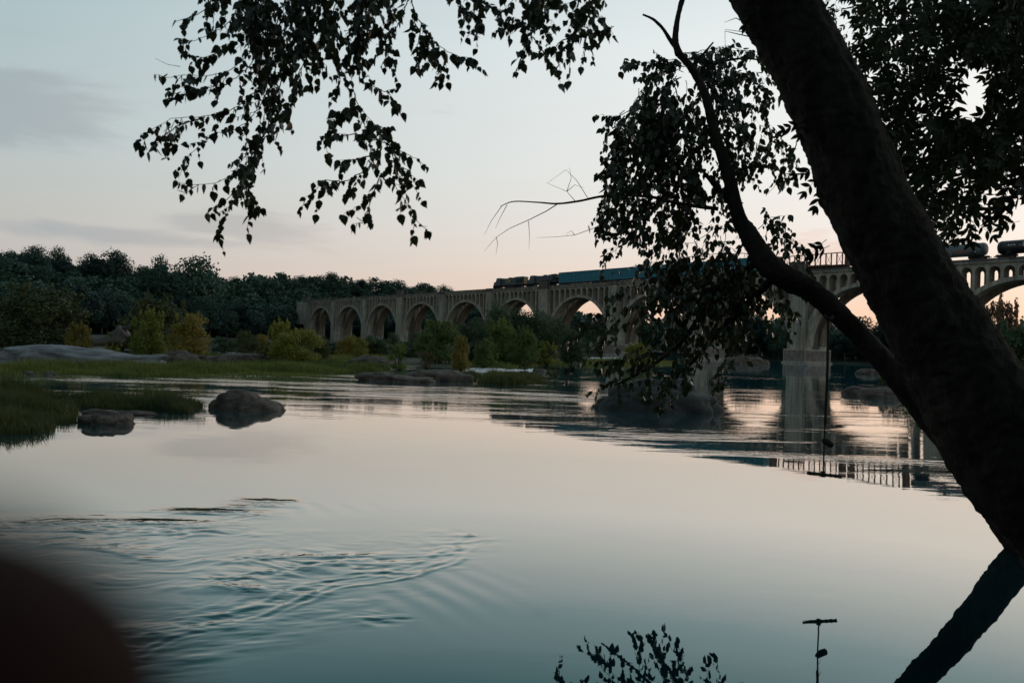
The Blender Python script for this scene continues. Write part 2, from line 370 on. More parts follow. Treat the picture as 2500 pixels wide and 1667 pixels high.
CREST = [G(*q) for q in [(1192, 1318), (1105, 1377), (995, 1410), (829, 1443), (663, 1504), (553, 1531), (431, 1564), (300, 1620), (120, 1700)]]
SWIRL = [G(*q) for q in [(1192, 1318), (1105, 1377), (995, 1410), (829, 1443), (663, 1504), (553, 1531), (400, 1575), (250, 1640), (0, 1720), (-500, 1640), (-500, 1250), (83, 1250), (276, 1238), (553, 1205), (735, 1188), (790, 1225), (690, 1285), (1078, 1281)]]
EDDY = [G(*q) for q in [(1010, 1508), (950, 1490), (870, 1492), (840, 1510), (880, 1535), (960, 1530)]]
CALM = [G(*q) for q in [(-900, 1062), (100, 1060), (420, 1035), (620, 1040), (900, 1030), (1250, 1045), (1480, 1075), (1700, 1115), (1900, 1172), (2300, 1222), (2800, 1270), (3200, 2000), (1250, 2600), (-1200, 2000)]]
def build_water():
    jj = np.concatenate([np.arange(2.2, 12, .6), np.arange(12, 220, 1.0), np.arange(220, 1050, 1.7), np.array([1100, 1300, 1700, 2600, 5000])])
    d = FPX * CAM_H / jj
    d = np.concatenate([[6000, 3600], d])
    a = np.radians(np.concatenate([np.linspace(-80, -40, 24)[:-1], np.linspace(-40, 40, 440), np.linspace(40, 80, 24)[1:]]))
    D, A = np.meshgrid(d, a, indexing='ij'); X = D * np.tan(A); Y = D + 0 * A
    rows, cols = X.shape
    sd = poly_sd(X, Y, SWIRL); inn = sstep(.0, 1.1, sd)
    patch = sstep(-.10, .20, fbm(X*.6, Y*1.3, 3, 3))
    amp = inn * (.16 + 1.05 * patch) * (.15 + .85*sstep(11.6, 9.0, Y))
    ang = .30
    xr, yr = X*math.cos(ang)+Y*math.sin(ang), -X*math.sin(ang)+Y*math.cos(ang)
    wx, wy = .5*fbm(X*1.0, Y*1.4, 40, 2), .35*fbm(X*1.1, Y*1.3, 44, 2)
    turb = fbm((xr+3*wx)*5.5, (yr+3*wy)*9.0, 9, 2)
    rid = -np.abs(fbm((xr+2.4*wx)*4.0, (yr+2.4*wy)*7.0, 21, 2))
    z = amp * (.027 * turb + .024 * rid) + inn*.006*fbm(xr*1.1, yr*1.8, 90, 2)
    cdist = line_d(X, Y, CREST); side = np.where(sd > 0, 1.0, -1.0)
    q = cdist * side + .30*fbm(X*1.3, Y*1.3, 71, 3)
    fade = .15 + .85 * vnoise(X*1.5, Y*1.5, 77)
    fade2 = vnoise(X*2.3+9, Y*2.3, 78)
    z += fade**2*.010*np.exp(-(q/.035)**2) + fade2**2*.011*np.exp(-((q-.12)/.04)**2) + (1-fade2)**2*.009*np.exp(-((q-.22)/.045)**2) + fade2*.006*np.exp(-((q-.36)/.05)**2)
    near_c = np.exp(-((q-.3)/.35)**2); z += near_c*.022*fbm((xr+wx)*4.0, (yr+wy)*8.0, 33, 3)
    se = poly_sd(X, Y, EDDY)
    z += sstep(-.08, .22, se) * (.030 * fbm(X*4, Y*9, 51, 3) - .012*np.abs(fbm(X*3, Y*8, 53, 2)))
    z += sstep(-.9, -.2, sd)*(1-inn)*sstep(8.4, 6.6, Y)*sstep(-.2, -1.2, X)*.016*fbm(xr*2.4, yr*6, 95, 3)
    c0 = G(1050, 1440); gx, gy = X-c0[0]+.25*fbm(X*.9, Y*.9, 81, 2), Y-c0[1]
    z += .0016*np.cos((gx*.80+gy*.60)*2*math.pi/.30) * np.exp(-(gx/.62)**2-(gy/.75)**2) * (1-inn)
    c1 = G(720, 1225); gx, gy = X-c1[0]+.3*fbm(X*.8, Y*.8, 82, 2), Y-c1[1]
    z += .0035*np.cos((gx*.85+gy*.5)*2*math.pi/.36) * np.exp(-(gx/.9)**2-(gy/.7)**2) * (1-.6*inn)
    z += .0012*fbm(X*.8, Y*1.6, 61, 2)
    z *= sstep(60, 24, D)
    cs = poly_sd(X, Y, CALM)
    far = sstep(1.2, -9.0, cs + 1.6*(vnoise(X*.25, Y*.5, 5)-.5))
    streak = sstep(.40, .70, vnoise(X*.06, Y*.22, 8)*.6 + vnoise(X*.18, Y*.6, 12)*.4)
    rip = .012 + far * (.16 + .62*streak) * (.45 + .55*sstep(60, 18, D)) + .95*inn*(.15+.85*patch)
    rip *= (1 - .55*sstep(70, 400, D)) * (1 - .62*sstep(0, 8, X)*sstep(9, 14, Y))
    V = np.stack([X, Y, z], -1).reshape(-1, 3)
    i = np.arange(rows*cols).reshape(rows, cols)
    Fc = np.stack([i[:-1, :-1], i[:-1, 1:], i[1:, 1:], i[1:, :-1]], -1).reshape(-1, 4)[:, ::-1]
    me = np_mesh('river', V, Fc, True)
    at_ = me.attributes.new('ripple', 'FLOAT', 'POINT'); at_.data.foreach_set('value', rip.astype(np.float32).ravel())
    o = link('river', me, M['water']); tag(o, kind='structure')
build_water()
mb = MB(); mb.box(-900, 900, -300, 1500, -3.2, -3.0)
tag(mb.build('riverbed', M['mud']), kind='structure')

# ------------------------------------------------------------------ bridge frame of reference
BO = at(1945, 886, 202.0); BO[2] = 0
_d = ray(-250, 795.2); BE = -np.array([_d[0], _d[1], 0]); BE /= np.linalg.norm(BE); BN = np.array([-BE[1], BE[0], 0])
BRZ = math.atan2(BE[1], BE[0])
def bhit(x, y, w=0.0):
    d = ray(x, y); P = CAM + d * (((BO - CAM) @ BN + w) / (d @ BN)); return (P - BO) @ BE, P[2]
PIER_S = [-306.5, -272, -237.4, -202.5, -167.0, -133.2, -100.5, -66.0, -32.8, 0.0, 34.0, 68.0, 102.0]
WIDE = {0, 3, 6, 9, 12}

# ------------------------------------------------------------------ terrain
FAR_SHORE = [(-700, 95), (-220, 118), (-120, 128), (-70, 142), (-30, 150), (4, 160), (16, 178), (22, 215), (28, 270), (52, 300), (80, 262), (96, 230), (140, 214), (260, 190), (420, 170), (700, 150), (900, 900), (-700, 900)]
HILL_FOOT = [(-700, 190), (-260, 225), (-190, 275), (-148, 345), (-122, 440), (-92, 476), (-60, 440), (-12, 375), (40, 340), (80, 345), (130, 300), (260, 260), (420, 240), (700, 220), (900, 900), (-700, 900)]
def far_z(X, Y):
    s1 = poly_sd(X, Y, FAR_SHORE); s2 = poly_sd(X, Y, HILL_FOOT)
    crest = np.interp(X, [-420, -200, -130, -60, 0, 40, 120, 300], [20, 22, 31, 27, 20, 12, 7, 8])
    z = np.clip(s1*.12, -3, 1.1) + np.where(s1 > 0, .5*fbm(X*.06, Y*.06, 3, 3), 0)
    return z + crest * sstep(0, 80, s2)
def grid_obj(name, xs, ys, zf, mat):
    X, Y = np.meshgrid(xs, ys, indexing='ij'); Z = zf(X, Y)
    i = np.arange(X.size).reshape(X.shape)
    Fc = np.stack([i[:-1, :-1], i[1:, :-1], i[1:, 1:], i[:-1, 1:]], -1).reshape(-1, 4)
    keep = (Z.ravel()[Fc] > -2.6).any(1)
    o = link(name, np_mesh(name, np.stack([X, Y, Z], -1).reshape(-1, 3), Fc[keep], True), mat); tag(o, kind='structure'); return o
grid_obj('far_bank', np.arange(-640, 700, 5.0), np.arange(90, 800, 5.0), far_z, M['soil'])

NEAR_BANK = [(-60, -60), (-60, 1.2), (-8, 1.8), (-2.5, 2.0), (1.5, 2.2), (4.2, 4.4), (7.6, 8.6), (9.2, 13), (15.8, 22), (25.5, 36), (29, 43), (25, 48), (26, 54), (34, 66), (50, 92), (74, 124), (112, 160), (180, 178), (300, 182), (300, -60)]
def near_z(X, Y):
    s = poly_sd(X, Y, NEAR_BANK)
    return np.clip(s*.38, -3, .85) + np.where(s > 3, .25*fbm(X*.2, Y*.2, 13, 3), 0) + np.clip((s-6)*.05, 0, 3.0)
grid_obj('riverbank', np.concatenate([np.arange(-60, -10, 2.5), np.arange(-10, 40, .6), np.arange(40, 302, 4)]), np.concatenate([np.arange(-60, -6, 3), np.arange(-6, 60, .6), np.arange(60, 190, 4)]), near_z, M['soil'])

# ------------------------------------------------------------------ bridge
def build_bridge():
    root = empty('railway_viaduct', tuple(BO), BRZ)
    tag(root, 'long grey concrete arch viaduct with arcaded spandrels crossing the river', 'bridge')
    RW, GAP = 3.1, 3.0                                  # rib depth, gap between ribs
    RIBS = [(0.0, RW), (RW+GAP, 2*RW+GAP)]; WID = 2*RW+GAP
    ZS, ZC, ZE, ZO, ZF = 4.4, 18.9, 19.8, 22.0, 22.45  # springing, soffit crown, extrados crown, opening tops, fascia base
    for k, s in enumerate(PIER_S):
        hw = 2.4 if k in WIDE else 1.75
        m = MB()                                                               # twin shafts, one under each rib, tied by a web
        m.box(s-hw, s+hw, -.75, RW, -3.5, ZF); m.box(s-hw, s+hw, RW+GAP, WID+.75, -3.5, ZF)
        m.box(s-.45, s+.45, RW-.05, RW+GAP+.05, -3.5, ZF-.1)
        m.box(s-hw-.12, s+hw+.12, -.87, RW-.3, ZF-.9, ZF-.6); m.box(s-hw-.12, s+hw+.12, RW+GAP+.3, WID+.87, ZF-.9, ZF-.6)   # band below the cap
        p = m.build('pier', M['concrete'], root)
        top = 25.3 if k in WIDE else 23.72
        for sg in (0, 1):
            c = MB(); f_ = (lambda a_, b_: (a_, b_)) if sg == 0 else (lambda a_, b_: (WID-b_, WID-a_))
            c.box(s-hw-.25, s+hw+.25, *f_(-1.0, .55), ZF+.002, 22.9); c.box(s-hw, s+hw, *f_(-.85, .35), 22.9, top)
            if k in WIDE: c.box(s-hw-.2, s+hw+.2, *f_(-1.05, .5), top, top+.35)
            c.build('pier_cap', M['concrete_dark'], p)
        if k >= 7:
            b = MB(); b.box(s-hw-.7, s+hw+.7, -1.3, WID+1.3, -3.5, 3.6); b.box(s-hw-1.0, s+hw+1.0, -1.6, WID+1.6, -3.5, .35)
            b.build('plinth', M['concrete'], p)
            g = MB(); g.box(s-hw-.5, s+hw+.45, -1.325, -1.3005, .5, 3.3)
            g.box(s+hw+.7005, s+hw+.72, -1.0, WID+1.0, .6, 3.2)
            g.build('graffiti', M['plinth_paint'], p)
    for k in range(len(PIER_S)-1):
        s0 = PIER_S[k] + (2.4 if k in WIDE else 1.75); s1 = PIER_S[k+1] - (2.4 if k+1 in WIDE else 1.75)
        mid, a = (s0+s1)/2, (s1-s0)/2
        N = 40; inn, outr = [], []
        for i in range(N+1):
            th = math.pi * i / N
            inn.append((mid - a*math.cos(th)*.985, ZS + (ZC-ZS)*math.sin(th)))
            outr.append((mid - (a+.9)*math.cos(th), ZS + (ZE-ZS)*math.sin(th)**.97 if 0 < i < N else ZS))
        def ext(x):
            q = min(1, abs(x-mid)/(a+.9)); return ZS + (ZE-ZS)*math.sqrt(max(0, 1-q*q))
        nop = 11; pitch = (s1-s0)/nop; ow = pitch*.78
        for (w0, w1) in RIBS:
            r = MB(); b = 0
            for (xi, zi), (xo, zo) in zip(inn, outr):
                xo = min(max(xo, s0-.4), s1+.4)
                r.v += [(xi, w0, zi), (xo, w0, zo), (xo, w1, zo), (xi, w1, zi)]
            for i in range(N):
                for q in range(4):
                    r.f.append((4*i+q, 4*i+(q+1) % 4, 4*(i+1)+(q+1) % 4, 4*(i+1)+q))
            r.build('arch_rib', M['concrete'] if w0 == 0 else M['concrete_warm'], root)
            A = MB(); i0, i1 = w0+.12, w1-.12                       # arcade wall set just behind the ring face
            xs_edges = []
            for j in range(nop+1):                                  # columns
                c0 = s0+j*pitch - (pitch-ow)/2; c1 = c0 + (pitch-ow); c0, c1 = max(c0, s0), min(c1, s1)
                if c1 - c0 < .05: continue
                zb0, zb1 = ext(c0)-.25, ext(c1)-.25
                A.hexa([(c0,i0,zb0),(c1,i0,zb1),(c1,i1,zb1),(c0,i1,zb0),(c0,i0,ZF),(c1,i0,ZF),(c1,i1,ZF),(c0,i1,ZF)])
            for j in range(nop):                                    # arched heads over the openings
                c0 = s0+j*pitch+(pitch-ow)/2; rr = ow/2; cx = c0+rr; pts = []
                for q in range(9):
                    th = math.pi*q/8; pts.append((cx-rr*math.cos(th), ZO-rr+rr*math.sin(th)))
                for (xa, za), (xb, zb) in zip(pts[:-1], pts[1:]):
                    bb = len(A.v); A.v += [(xa,i0,za),(xb,i0,zb),(xb,i0,ZF),(xa,i0,ZF),(xa,i1,za),(xb,i1,zb),(xb,i1,ZF),(xa,i1,ZF)]
                    A.f += [(bb,bb+1,bb+2,bb+3),(bb+7,bb+6,bb+5,bb+4),(bb+4,bb+5,bb+1,bb)]
            A.build('spandrel_arcade', M['concrete'], root)
        f = MB(); f.box(s0-.9, s1+.9, -.06, WID+.06, ZF, 22.75)
        f.build('deck_slab', M['concrete'], root)
        c = MB()
        for (w0, w1) in [(-.42, .30), (WID-.30, WID+.42)]:
            c.box(s0-.02, s1+.02, w0, w1, 22.75, 23.0)
        c.build('cornice', M['concrete'], root)
        c = MB()
        for (w0, w1) in [(-.30, .12), (WID-.12, WID+.30)]: c.box(s0-.02, s1+.02, w0, w1, 23.0, 23.62)
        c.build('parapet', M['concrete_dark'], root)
    SA, SB = PIER_S[0]-14, PIER_S[-1]
    b = MB(); b.box(SA, SB, .16, WID-.16, 22.752, 23.1); b.build('ballast', M['ballast'], root)
    for w in (TRK_W-.72, TRK_W+.72, TRK_W+3.5-.72, TRK_W+3.5+.72):
        r = MB(); r.box(SA, SB, w-.04, w+.04, 23.1, 23.26); r.build('rail', M['steel'], root)
    ab = MB(); ab.box(PIER_S[0]-14, PIER_S[0]-2.4, -.4, WID+.4, 10, 22.7); ab.build('abutment', M['concrete'], root)
    return root
TRK_W = 2.6
BRIDGE = build_bridge()

# ------------------------------------------------------------------ train
RAIL = 23.27
def car_root(name, s0, s1):
    c = (s0+s1)/2; P = BO + BE*c + BN*TRK_W
    return empty(name, (P[0], P[1], RAIL), BRZ), (s1-s0)/2
def truck(root, x, axles=2, name='truck'):
    m = MB(); L = 1.15 if axles == 2 else 1.9
    m.prism([(x-L-.3, .42), (x-L-.3, .62), (x-.5, .80), (x+.5, .80), (x+L+.3, .62), (x+L+.3, .42), (x+.45, .30), (x-.45, .30)], -1.05, -.85)
    m.prism([(x-L-.3, .42), (x-L-.3, .62), (x-.5, .80), (x+.5, .80), (x+L+.3, .62), (x+L+.3, .42), (x+.45, .30), (x-.45, .30)], .85, 1.05)
    m.box(x-.4, x+.4, -.84, .84, .45, .78)
    tr = m.build(name, M['black_iron'], root)
    for i in range(axles):
        ax = x + (-L + 2*L*i/(axles-1))
        w = MB(); w.tube([(ax, -.80, .46), (ax, -.68, .46)], .46, 16); w.tube([(ax, .68, .46), (ax, .80, .46)], .46, 16); w.tube([(ax, -.67, .46), (ax, .67, .46)], .08, 8)
        w.build('wheelset', M['steel'], tr)
def text_mesh(s, size):
    cu = bpy.data.curves.new('lettering', 'FONT'); cu.body = s; cu.size = size; cu.extrude = .01; cu.align_x = 'CENTER'; cu.align_y = 'CENTER'
    o = bpy.data.objects.new('lettering_tmp', cu); COL.objects.link(o)
    me = bpy.data.meshes.new_from_object(o.evaluated_get(bpy.context.evaluated_depsgraph_get()))
    bpy.data.objects.remove(o); me.name = 'lettering'; me.materials.clear(); return me

def locomotive(s0, s1, label, letters):
    root, h = car_root('locomotive', s0, s1); tag(root, label, 'locomotive', 'locomotives at the head of the train')
    b = MB(); b.box(-h+.3, h-.2, -1.5, 1.5, 1.15, 1.62); b.box(-h+.9, h-.9, -.5, .5, .9, 1.15)
    b.prism([(-h+.25, .45), (-h+.25, 1.6), (-h+.75, 1.6), (-h+.75, .25), (-h+.4, .25)], -1.4, 1.4)
    b.build('underframe', M['black_iron'], root)
    c = MB()                                                     # nose and cab
    c.prism([(-h+.55, 1.62), (-h+.75, 2.75), (-h+1.7, 2.95), (-h+1.95, 3.05), (-h+2.35, 4.15), (-h+2.7, 4.38), (-h+4.6, 4.38), (-h+4.75, 4.2), (-h+4.75, 1.62)], -1.45, 1.45)
    cab = c.build('cab', M['loco_grey'], root)
    for y0, y1 in ((-1.47, -1.44), (1.44, 1.47)):
        for x0, x1 in ((-h+2.7, -h+3.4), (-h+3.6, -h+4.3)):
            w = MB(); w.box(x0, x1, y0, y1, 3.15, 3.85); w.build('window', M['dark_glass'], cab)
    m = MB()
    m.prism([(-h+4.76, 1.62), (-h+4.76, 3.95), (-h+5.1, 4.1), (-h+13.4, 4.1), (-h+13.4, 1.62)], -1.0, 1.0)
    m.build('long_hood', M['loco_blue'], root)
    m = MB(); m.prism([(-h+13.42, 1.62), (-h+13.42, 4.2), (-h+13.8, 4.42), (h-1.5, 4.42), (h-1.2, 4.1), (h-1.2, 1.62)], -1.1, 1.1)
    m.prism([(-h+14.2, 3.5), (-h+14.2, 4.15), (h-1.4, 4.15), (h-1.4, 3.75), (h-2.4, 3.5)], -1.48, 1.48)
    rad = m.build('radiator_section', M['loco_blue'], root)
    g = MB()
    for q in range(8): g.box(-h+14.5+q*.5, -h+14.85+q*.5, -1.13, 1.13, 2.2, 3.2)
    g.build('grille', M['black_iron'], rad)
    e = MB(); e.box(h-1.2, h-1.1, -.95, .95, 1.7, 4.0); e.build('rear_panel', M['loco_gold'], root)
    s = MB(); s.box(-h+5.0, h-1.3, -1.01, 1.01, 1.95, 2.12); s.build('stripe', M['loco_gold'], root)
    f = MB(); f.prism([(-h+7.6, .55), (-h+7.3, .75), (-h+7.3, 1.15), (-h+14.0, 1.15), (-h+14.0, .75), (-h+13.7, .55)], -1.35, 1.35); f.build('fuel_tank', M['black_iron'], root)
    x = MB(); x.box(-h+8.6, -h+10.0, -.35, .35, 4.1, 4.45); x.tube([(-h+11.5, 0, 4.1), (-h+11.5, 0, 4.42)], .42, 12); x.build('exhaust', M['black_iron'], root)
    r = MB()
    for q in range(9): r.box(-h+5.2+q*1.75, -h+5.24+q*1.75, -1.44, -1.40, 1.62, 2.5)
    r.box(-h+5.2, -h+19.3, -1.44, -1.40, 2.5, 2.54); r.build('handrail', M['black_iron'], root)
    truck(root, -h+3.4, 3); truck(root, h-3.4, 3)
    if letters:
        tm = text_mesh('CSX', 1.75); o = link('lettering', tm, M['yellow'], root); o.rotation_euler = (math.pi/2, 0, 0); o.location = (-h+9.2, -1.035, 3.05)
    return root
W0 = TRK_W - 1.45
def sx(px, py=680): return bhit(px, py, W0)[0]
locomotive(sx(1203, 690), sx(1281, 685), 'leading dark blue locomotive with yellow lettering on its side, at the head of the train', True)
locomotive(sx(1284, 685), sx(1361, 680), 'second dark locomotive, coupled between the lettered one and the blue wagons', False)

def gondola(s0, s1, label):
    root, h = car_root('freight_wagon', s0, s1); tag(root, label, 'wagon', 'blue high-sided wagons')
    b = MB(); b.box(-h+.25, h-.25, -1.42, 1.42, 1.15, 4.55); body = b.build('body', M['blue_car'], root)
    n = int(2*h/.95)
    for i in range(n+1):
        x = -h+.3 + (2*h-.6)*i/n
        r = MB(); r.box(x-.06, x+.06, -1.52, 1.52, 1.2, 4.45); r.build('rib', M['blue_car'], body)
    r = MB(); r.box(-h+.2, h-.2, -1.56, 1.56, 4.45, 4.66); r.box(-h+.2, h-.2, -1.53, 1.53, 1.02, 1.2); r.build('rim', M['blue_car'], body)
    u = MB(); u.box(-h+.1, h-.1, -.4, .4, .75, 1.02); u.box(-h+.3, h-.3, -1.3, 1.3, .9, 1.02); u.box(-h-.35, -h+.1, -.15, .15, .75, .95); u.box(h-.1, h+.35, -.15, .15, .75, .95)
    u.build('underframe', M['black_iron'], root)
    p = MB()
    for q, z in ((.2, 4.2), (.42, 3.9), (.62, 2.9), (.75, 4.3), (.86, 3.2)):
        x = -h + 2*h*q; p.box(x-.09, x+.09, -1.58, -1.53, z-.09, z+.09)
    p.build('reflector', M['lamp_white'], body)
    truck(root, -h+2.1); truck(root, h-2.1)
SL = sx(1468, 676) - sx(1363, 680)
bs = [sx(1363, 680) + i*(SL+.75) for i in range(5)]
lab = ['blue high-sided wagon right behind the two locomotives', 'second blue high-sided wagon behind the locomotives, beside the hanging leaves',
       'third blue wagon, mostly hidden behind the hanging leaves', 'last blue wagon, seen through the leaves just left of the thick limb']
e0 = sx(1889, 640)
nb = max(3, round((e0 - bs[0]) / (SL+.75)))
for i in range(nb):
    gondola(bs[0]+i*(e0-bs[0])/nb, bs[0]+(i+1)*(e0-bs[0])/nb-1.0, lab[min(i, 3)] if i != nb-1 else lab[3])

def centerbeam(s0, s1, label):
    root, h = car_root('centre_beam_wagon', s0, s1); tag(root, label, 'wagon', 'open centre-beam wagons')
    b = MB(); b.box(-h+.2, h-.2, -1.4, 1.4, 1.0, 1.28); b.box(-h+.2, h-.2, -.3, .3, .7, 1.0)
    b.build('deck', M['frame_red'], root)
    for x in (-h+.45, h-.45):
        e = MB(); e.box(x-.14, x+.14, -1.45, 1.45, 1.28, 4.45)
        for y in (-1.35, -.7, .7, 1.35): e.box(x-.22, x+.22, y-.07, y+.07, 1.28, 4.5)
        e.build('bulkhead', M['frame_red'], root)
    t_ = MB(); t_.box(-h+.6, h-.6, -.18, .18, 4.25, 4.45); t_.build('top_chord', M['frame_red'], root)
    n = max(6, int(2*h/1.55)); step = (2*h-1.2)/n
    for i in range(1, n):
        x = -h+.6+step*i
        p = MB(); p.box(x-.075, x+.075, -.2, .2, 1.28, 4.25); p.build('post', M['frame_red'], root)
        q = MB(); x2 = x + (step if i % 2 else -step)
        if -h+.5 < x2 < h-.5:
            q.tube([(x, 0, 1.3), (x2, 0, 4.25)], .05, 5); q.build('brace', M['frame_red'], root)
    truck(root, -h+2.1); truck(root, h-2.1)
centerbeam(sx(1891, 640), sx(2068, 640), 'empty open-frame wagon with a row of steel posts between limb and trunk')
centerbeam(sx(2081, 640), sx(2226, 625), 'open-frame wagon crossing behind the thick leaning trunk')

def tanker(s0, s1, mat, label, marks):
    root, h = car_root('tank_wagon', s0, s1); tag(root, label, 'wagon', 'tank wagons')
    rr = 1.42; zc = 2.72; prof = [(-h+.55, .35), (-h+.6, .8), (-h+.75, 1.12), (-h+1.0, 1.32), (-h+1.3, rr), (0, rr), (h-1.3, rr), (h-1.0, 1.32), (h-.75, 1.12), (h-.6, .8), (h-.55, .35)]
    b = MB(); b.tube([(x, 0, zc) for x, _ in prof], [r for _, r in prof], 28); body = b.build('tank', mat, root, True)
    d = MB(); d.tube([(0, 0, zc+rr-.1), (0, 0, zc+rr+.38)], .36, 12); d.box(-1.3, 1.3, -.9, .9, zc+rr+.02, zc+rr+.06)
    for x in (-1.28, 1.28):
        for y in (-.88, .88): d.box(x-.02, x+.02, y-.02, y+.02, zc+rr+.06, zc+rr+.7)
    d.box(-1.3, 1.3, -.9, -.87, zc+rr+.66, zc+rr+.7); d.build('dome', M['black_iron'], root)
    u = MB(); u.box(-h+.2, -h+4.2, -.5, .5, .8, 1.25); u.box(h-4.2, h-.2, -.5, .5, .8, 1.25)
    for x in (-h+3.0, h-3.0): u.prism([(x-.5, 1.2), (x-.4, 2.2), (x+.4, 2.2), (x+.5, 1.2)], -1.3, 1.3)
    u.box(-h-.3, -h+.3, -.12, .12, .8, 1.0); u.box(h-.3, h+.3, -.12, .12, .8, 1.0)
    u.build('underframe', M['black_iron'], root)
    for x in (-h+1.1, h-1.1):
        l = MB(); l.box(x-.03, x+.03, -1.52, -1.46, .9, 3.4); l.box(x+.37, x+.43, -1.52, -1.46, .9, 3.4)
        for q in range(6): l.box(x, x+.4, -1.50, -1.47, 1.0+q*.42, 1.04+q*.42)
        l.build('ladder', M['black_iron'], root)
    truck(root, -h+2.3); truck(root, h-2.3)
    def strip(x0, x1, z0, z1, mat, nm):
        g = MB(); nx = 10; rng = random.Random(int(x0*100)+5)
        for i in range(nx):
            xa, xb = x0+(x1-x0)*i/nx, x0+(x1-x0)*(i+.86)/nx; a0, a1 = z0+rng.uniform(-.1, .12), z1+rng.uniform(-.25, .12)
            pts = []
            for zz in np.linspace(a0, a1, 5):
                y = -math.sqrt(max(.01, (rr+.012)**2-(zz-zc)**2)); pts.append((y, zz))
            for (ya, za), (yb, zb) in zip(pts[:-1], pts[1:]):
                b0 = len(g.v); g.v += [(xa, ya, za), (xb, ya, za), (xb, yb, zb), (xa, yb, zb)]; g.f.append((b0, b0+1, b0+2, b0+3))
        g.build(nm, mat, body)
    if marks == 'graffiti':
        strip(-3.4, .4, 1.7, 2.5, M['graffiti'], 'graffiti'); strip(.9, 3.6, 2.0, 2.7, M['graffiti_red'], 'graffiti')
        strip(h-2.9, h-2.3, 2.0, 2.2, M['lamp_white'], 'placard')
    else:
        strip(-h+2.3, -h+4.3, 2.98, 3.12, M['lamp_white'], 'stencil'); strip(-h+5.0, -h+8.4, 2.9, 3.02, M['lamp_white'], 'stencil'); strip(-h+5.6, -h+6.0, 2.6, 3.6, M['graffiti'], 'stencil')
tanker(sx(2230, 620), sx(2410, 620), M['tank_grey'], 'grey tank wagon with pale graffiti emerging right of the trunk', 'graffiti')
tanker(sx(2423, 620), sx(2423, 620)+16.5, M['tank_black'], 'black tank wagon at the right edge of the picture', 'stencil')

# ------------------------------------------------------------------ foliage generators
def unit(v): return v / (np.linalg.norm(v, axis=-1, keepdims=True) + 1e-9)
def leaf_quads(P, A, Nn, L, Wd):
    """kite-shaped leaves: centre P, long axis A, normal Nn"""
    A = unit(A); B = unit(np.cross(Nn, A)); Nn = np.cross(A, B)
    L = L[:, None]; Wd = Wd[:, None]
    V = np.stack([P - A*L*.5, P + B*Wd*.5 - A*L*.08, P + A*L*.5 - Nn*L*.08, P - B*Wd*.5 - A*L*.08], 1)
    return V.reshape(-1, 3), np.arange(len(P)*4).reshape(-1, 4)

def crown_mesh(name, rng, clumps, n, size, droop=.2, shell=.75, up=.35):
    """leaf kites spread over the shells of several clumps (cx,cy,cz,rx,ry,rz)"""
    C = np.array(clumps, float); wt = (C[:, 3]*C[:, 4]+C[:, 3]*C[:, 5]+C[:, 4]*C[:, 5]); wt /= wt.sum()
    k = rng.choice(len(C), n, p=wt); d = unit(rng.normal(size=(n, 3)))
    r = 1 - (1-shell)*np.abs(rng.normal(size=n))*1.2; r = np.clip(r, .15, 1.0) * (1 + .10*rng.normal(size=n).clip(-1, 2))
    P = C[k, :3] + d*C[k, 3:6]*r[:, None]
    Nn = unit(d + np.array([0, 0, up]) + .55*rng.normal(size=(n, 3)))
    A = unit(np.cross(Nn, rng.normal(size=(n, 3)))) + np.array([0, 0, -droop])
    L = size*rng.uniform(.6, 1.35, n)
    V, Fc = leaf_quads(P, A, Nn, L, L*rng.uniform(.5, .85, n))
    return np_mesh(name, V, Fc)

def trunk_mesh(name, rng, H, r0, limbs, lean=.05):
    m = MB(); top = Vector((rng.uniform(-lean, lean)*H, rng.uniform(-lean, lean)*H, H))
    m.tube([(0, 0, -1.0), (0, 0, .2), tuple(top*.35), tuple(top*.7), tuple(top)], [r0*1.5, r0*1.15, r0*.85, r0*.55, r0*.2], 7)
    for (x, y, z) in limbs:
        q = top*min(.85, max(.25, z/H*.62)); e = Vector((x, y, z))
        m.tube([tuple(q), tuple(q.lerp(e, .5)+Vector((0, 0, .04*H))), tuple(e)], [r0*.4, r0*.25, r0*.08], 5)
    return m.mesh(name, True)

def make_tree(seed, H, Wd, nclump, nleaf, leaf, base=.28, kind='broad'):
    rng = np.random.default_rng(seed); cl = []
    for i in range(nclump):
        f = (i+.5)/nclump; z = H*(base + (1-base)*f*.9)
        prof = math.sin(math.pi*min(1, .22+.78*f))**.6 if kind == 'broad' else (1-f)**.5+.15
        a = rng.uniform(0, 6.283); rr = Wd*.5*prof*rng.uniform(.25, .75)
        s = Wd*rng.uniform(.17, .30)
        cl.append((rr*math.cos(a), rr*math.sin(a), z, s*rng.uniform(.9, 1.3), s*rng.uniform(.9, 1.3), s*rng.uniform(.65, 1.0)))
    cl.append((0, 0, H*.62, Wd*.28, Wd*.28, H*.2))
    cr = crown_mesh('crown', rng, cl, nleaf, leaf)
    tr = trunk_mesh('trunk', rng, H*.85, H*.018+.05, [c[:3] for c in cl[:-1]])
    return cr, tr

def tree_obj(name, cr, tr, mat, loc, rz, sc, label, cat='tree', group=None, barkm=None):
    root = empty(name, loc, rz); root.scale = sc if hasattr(sc, '__len__') else (sc, sc, sc)
    for nm, me, mm in (('trunk', tr, barkm or M['bark_far']), ('crown', cr, mat)):
        if not me.materials: me.materials.append(mm)
        o = link(nm, me, None, root)
        o.material_slots[0].link = 'OBJECT'; o.material_slots[0].material = mm
    return tag(root, label, cat, group)

TREES = [make_tree(100+i, 13+i % 3, 9+(i*1.7) % 4, 13+i % 4, 3400, .62, .22+.04*(i % 3)) for i in range(7)]

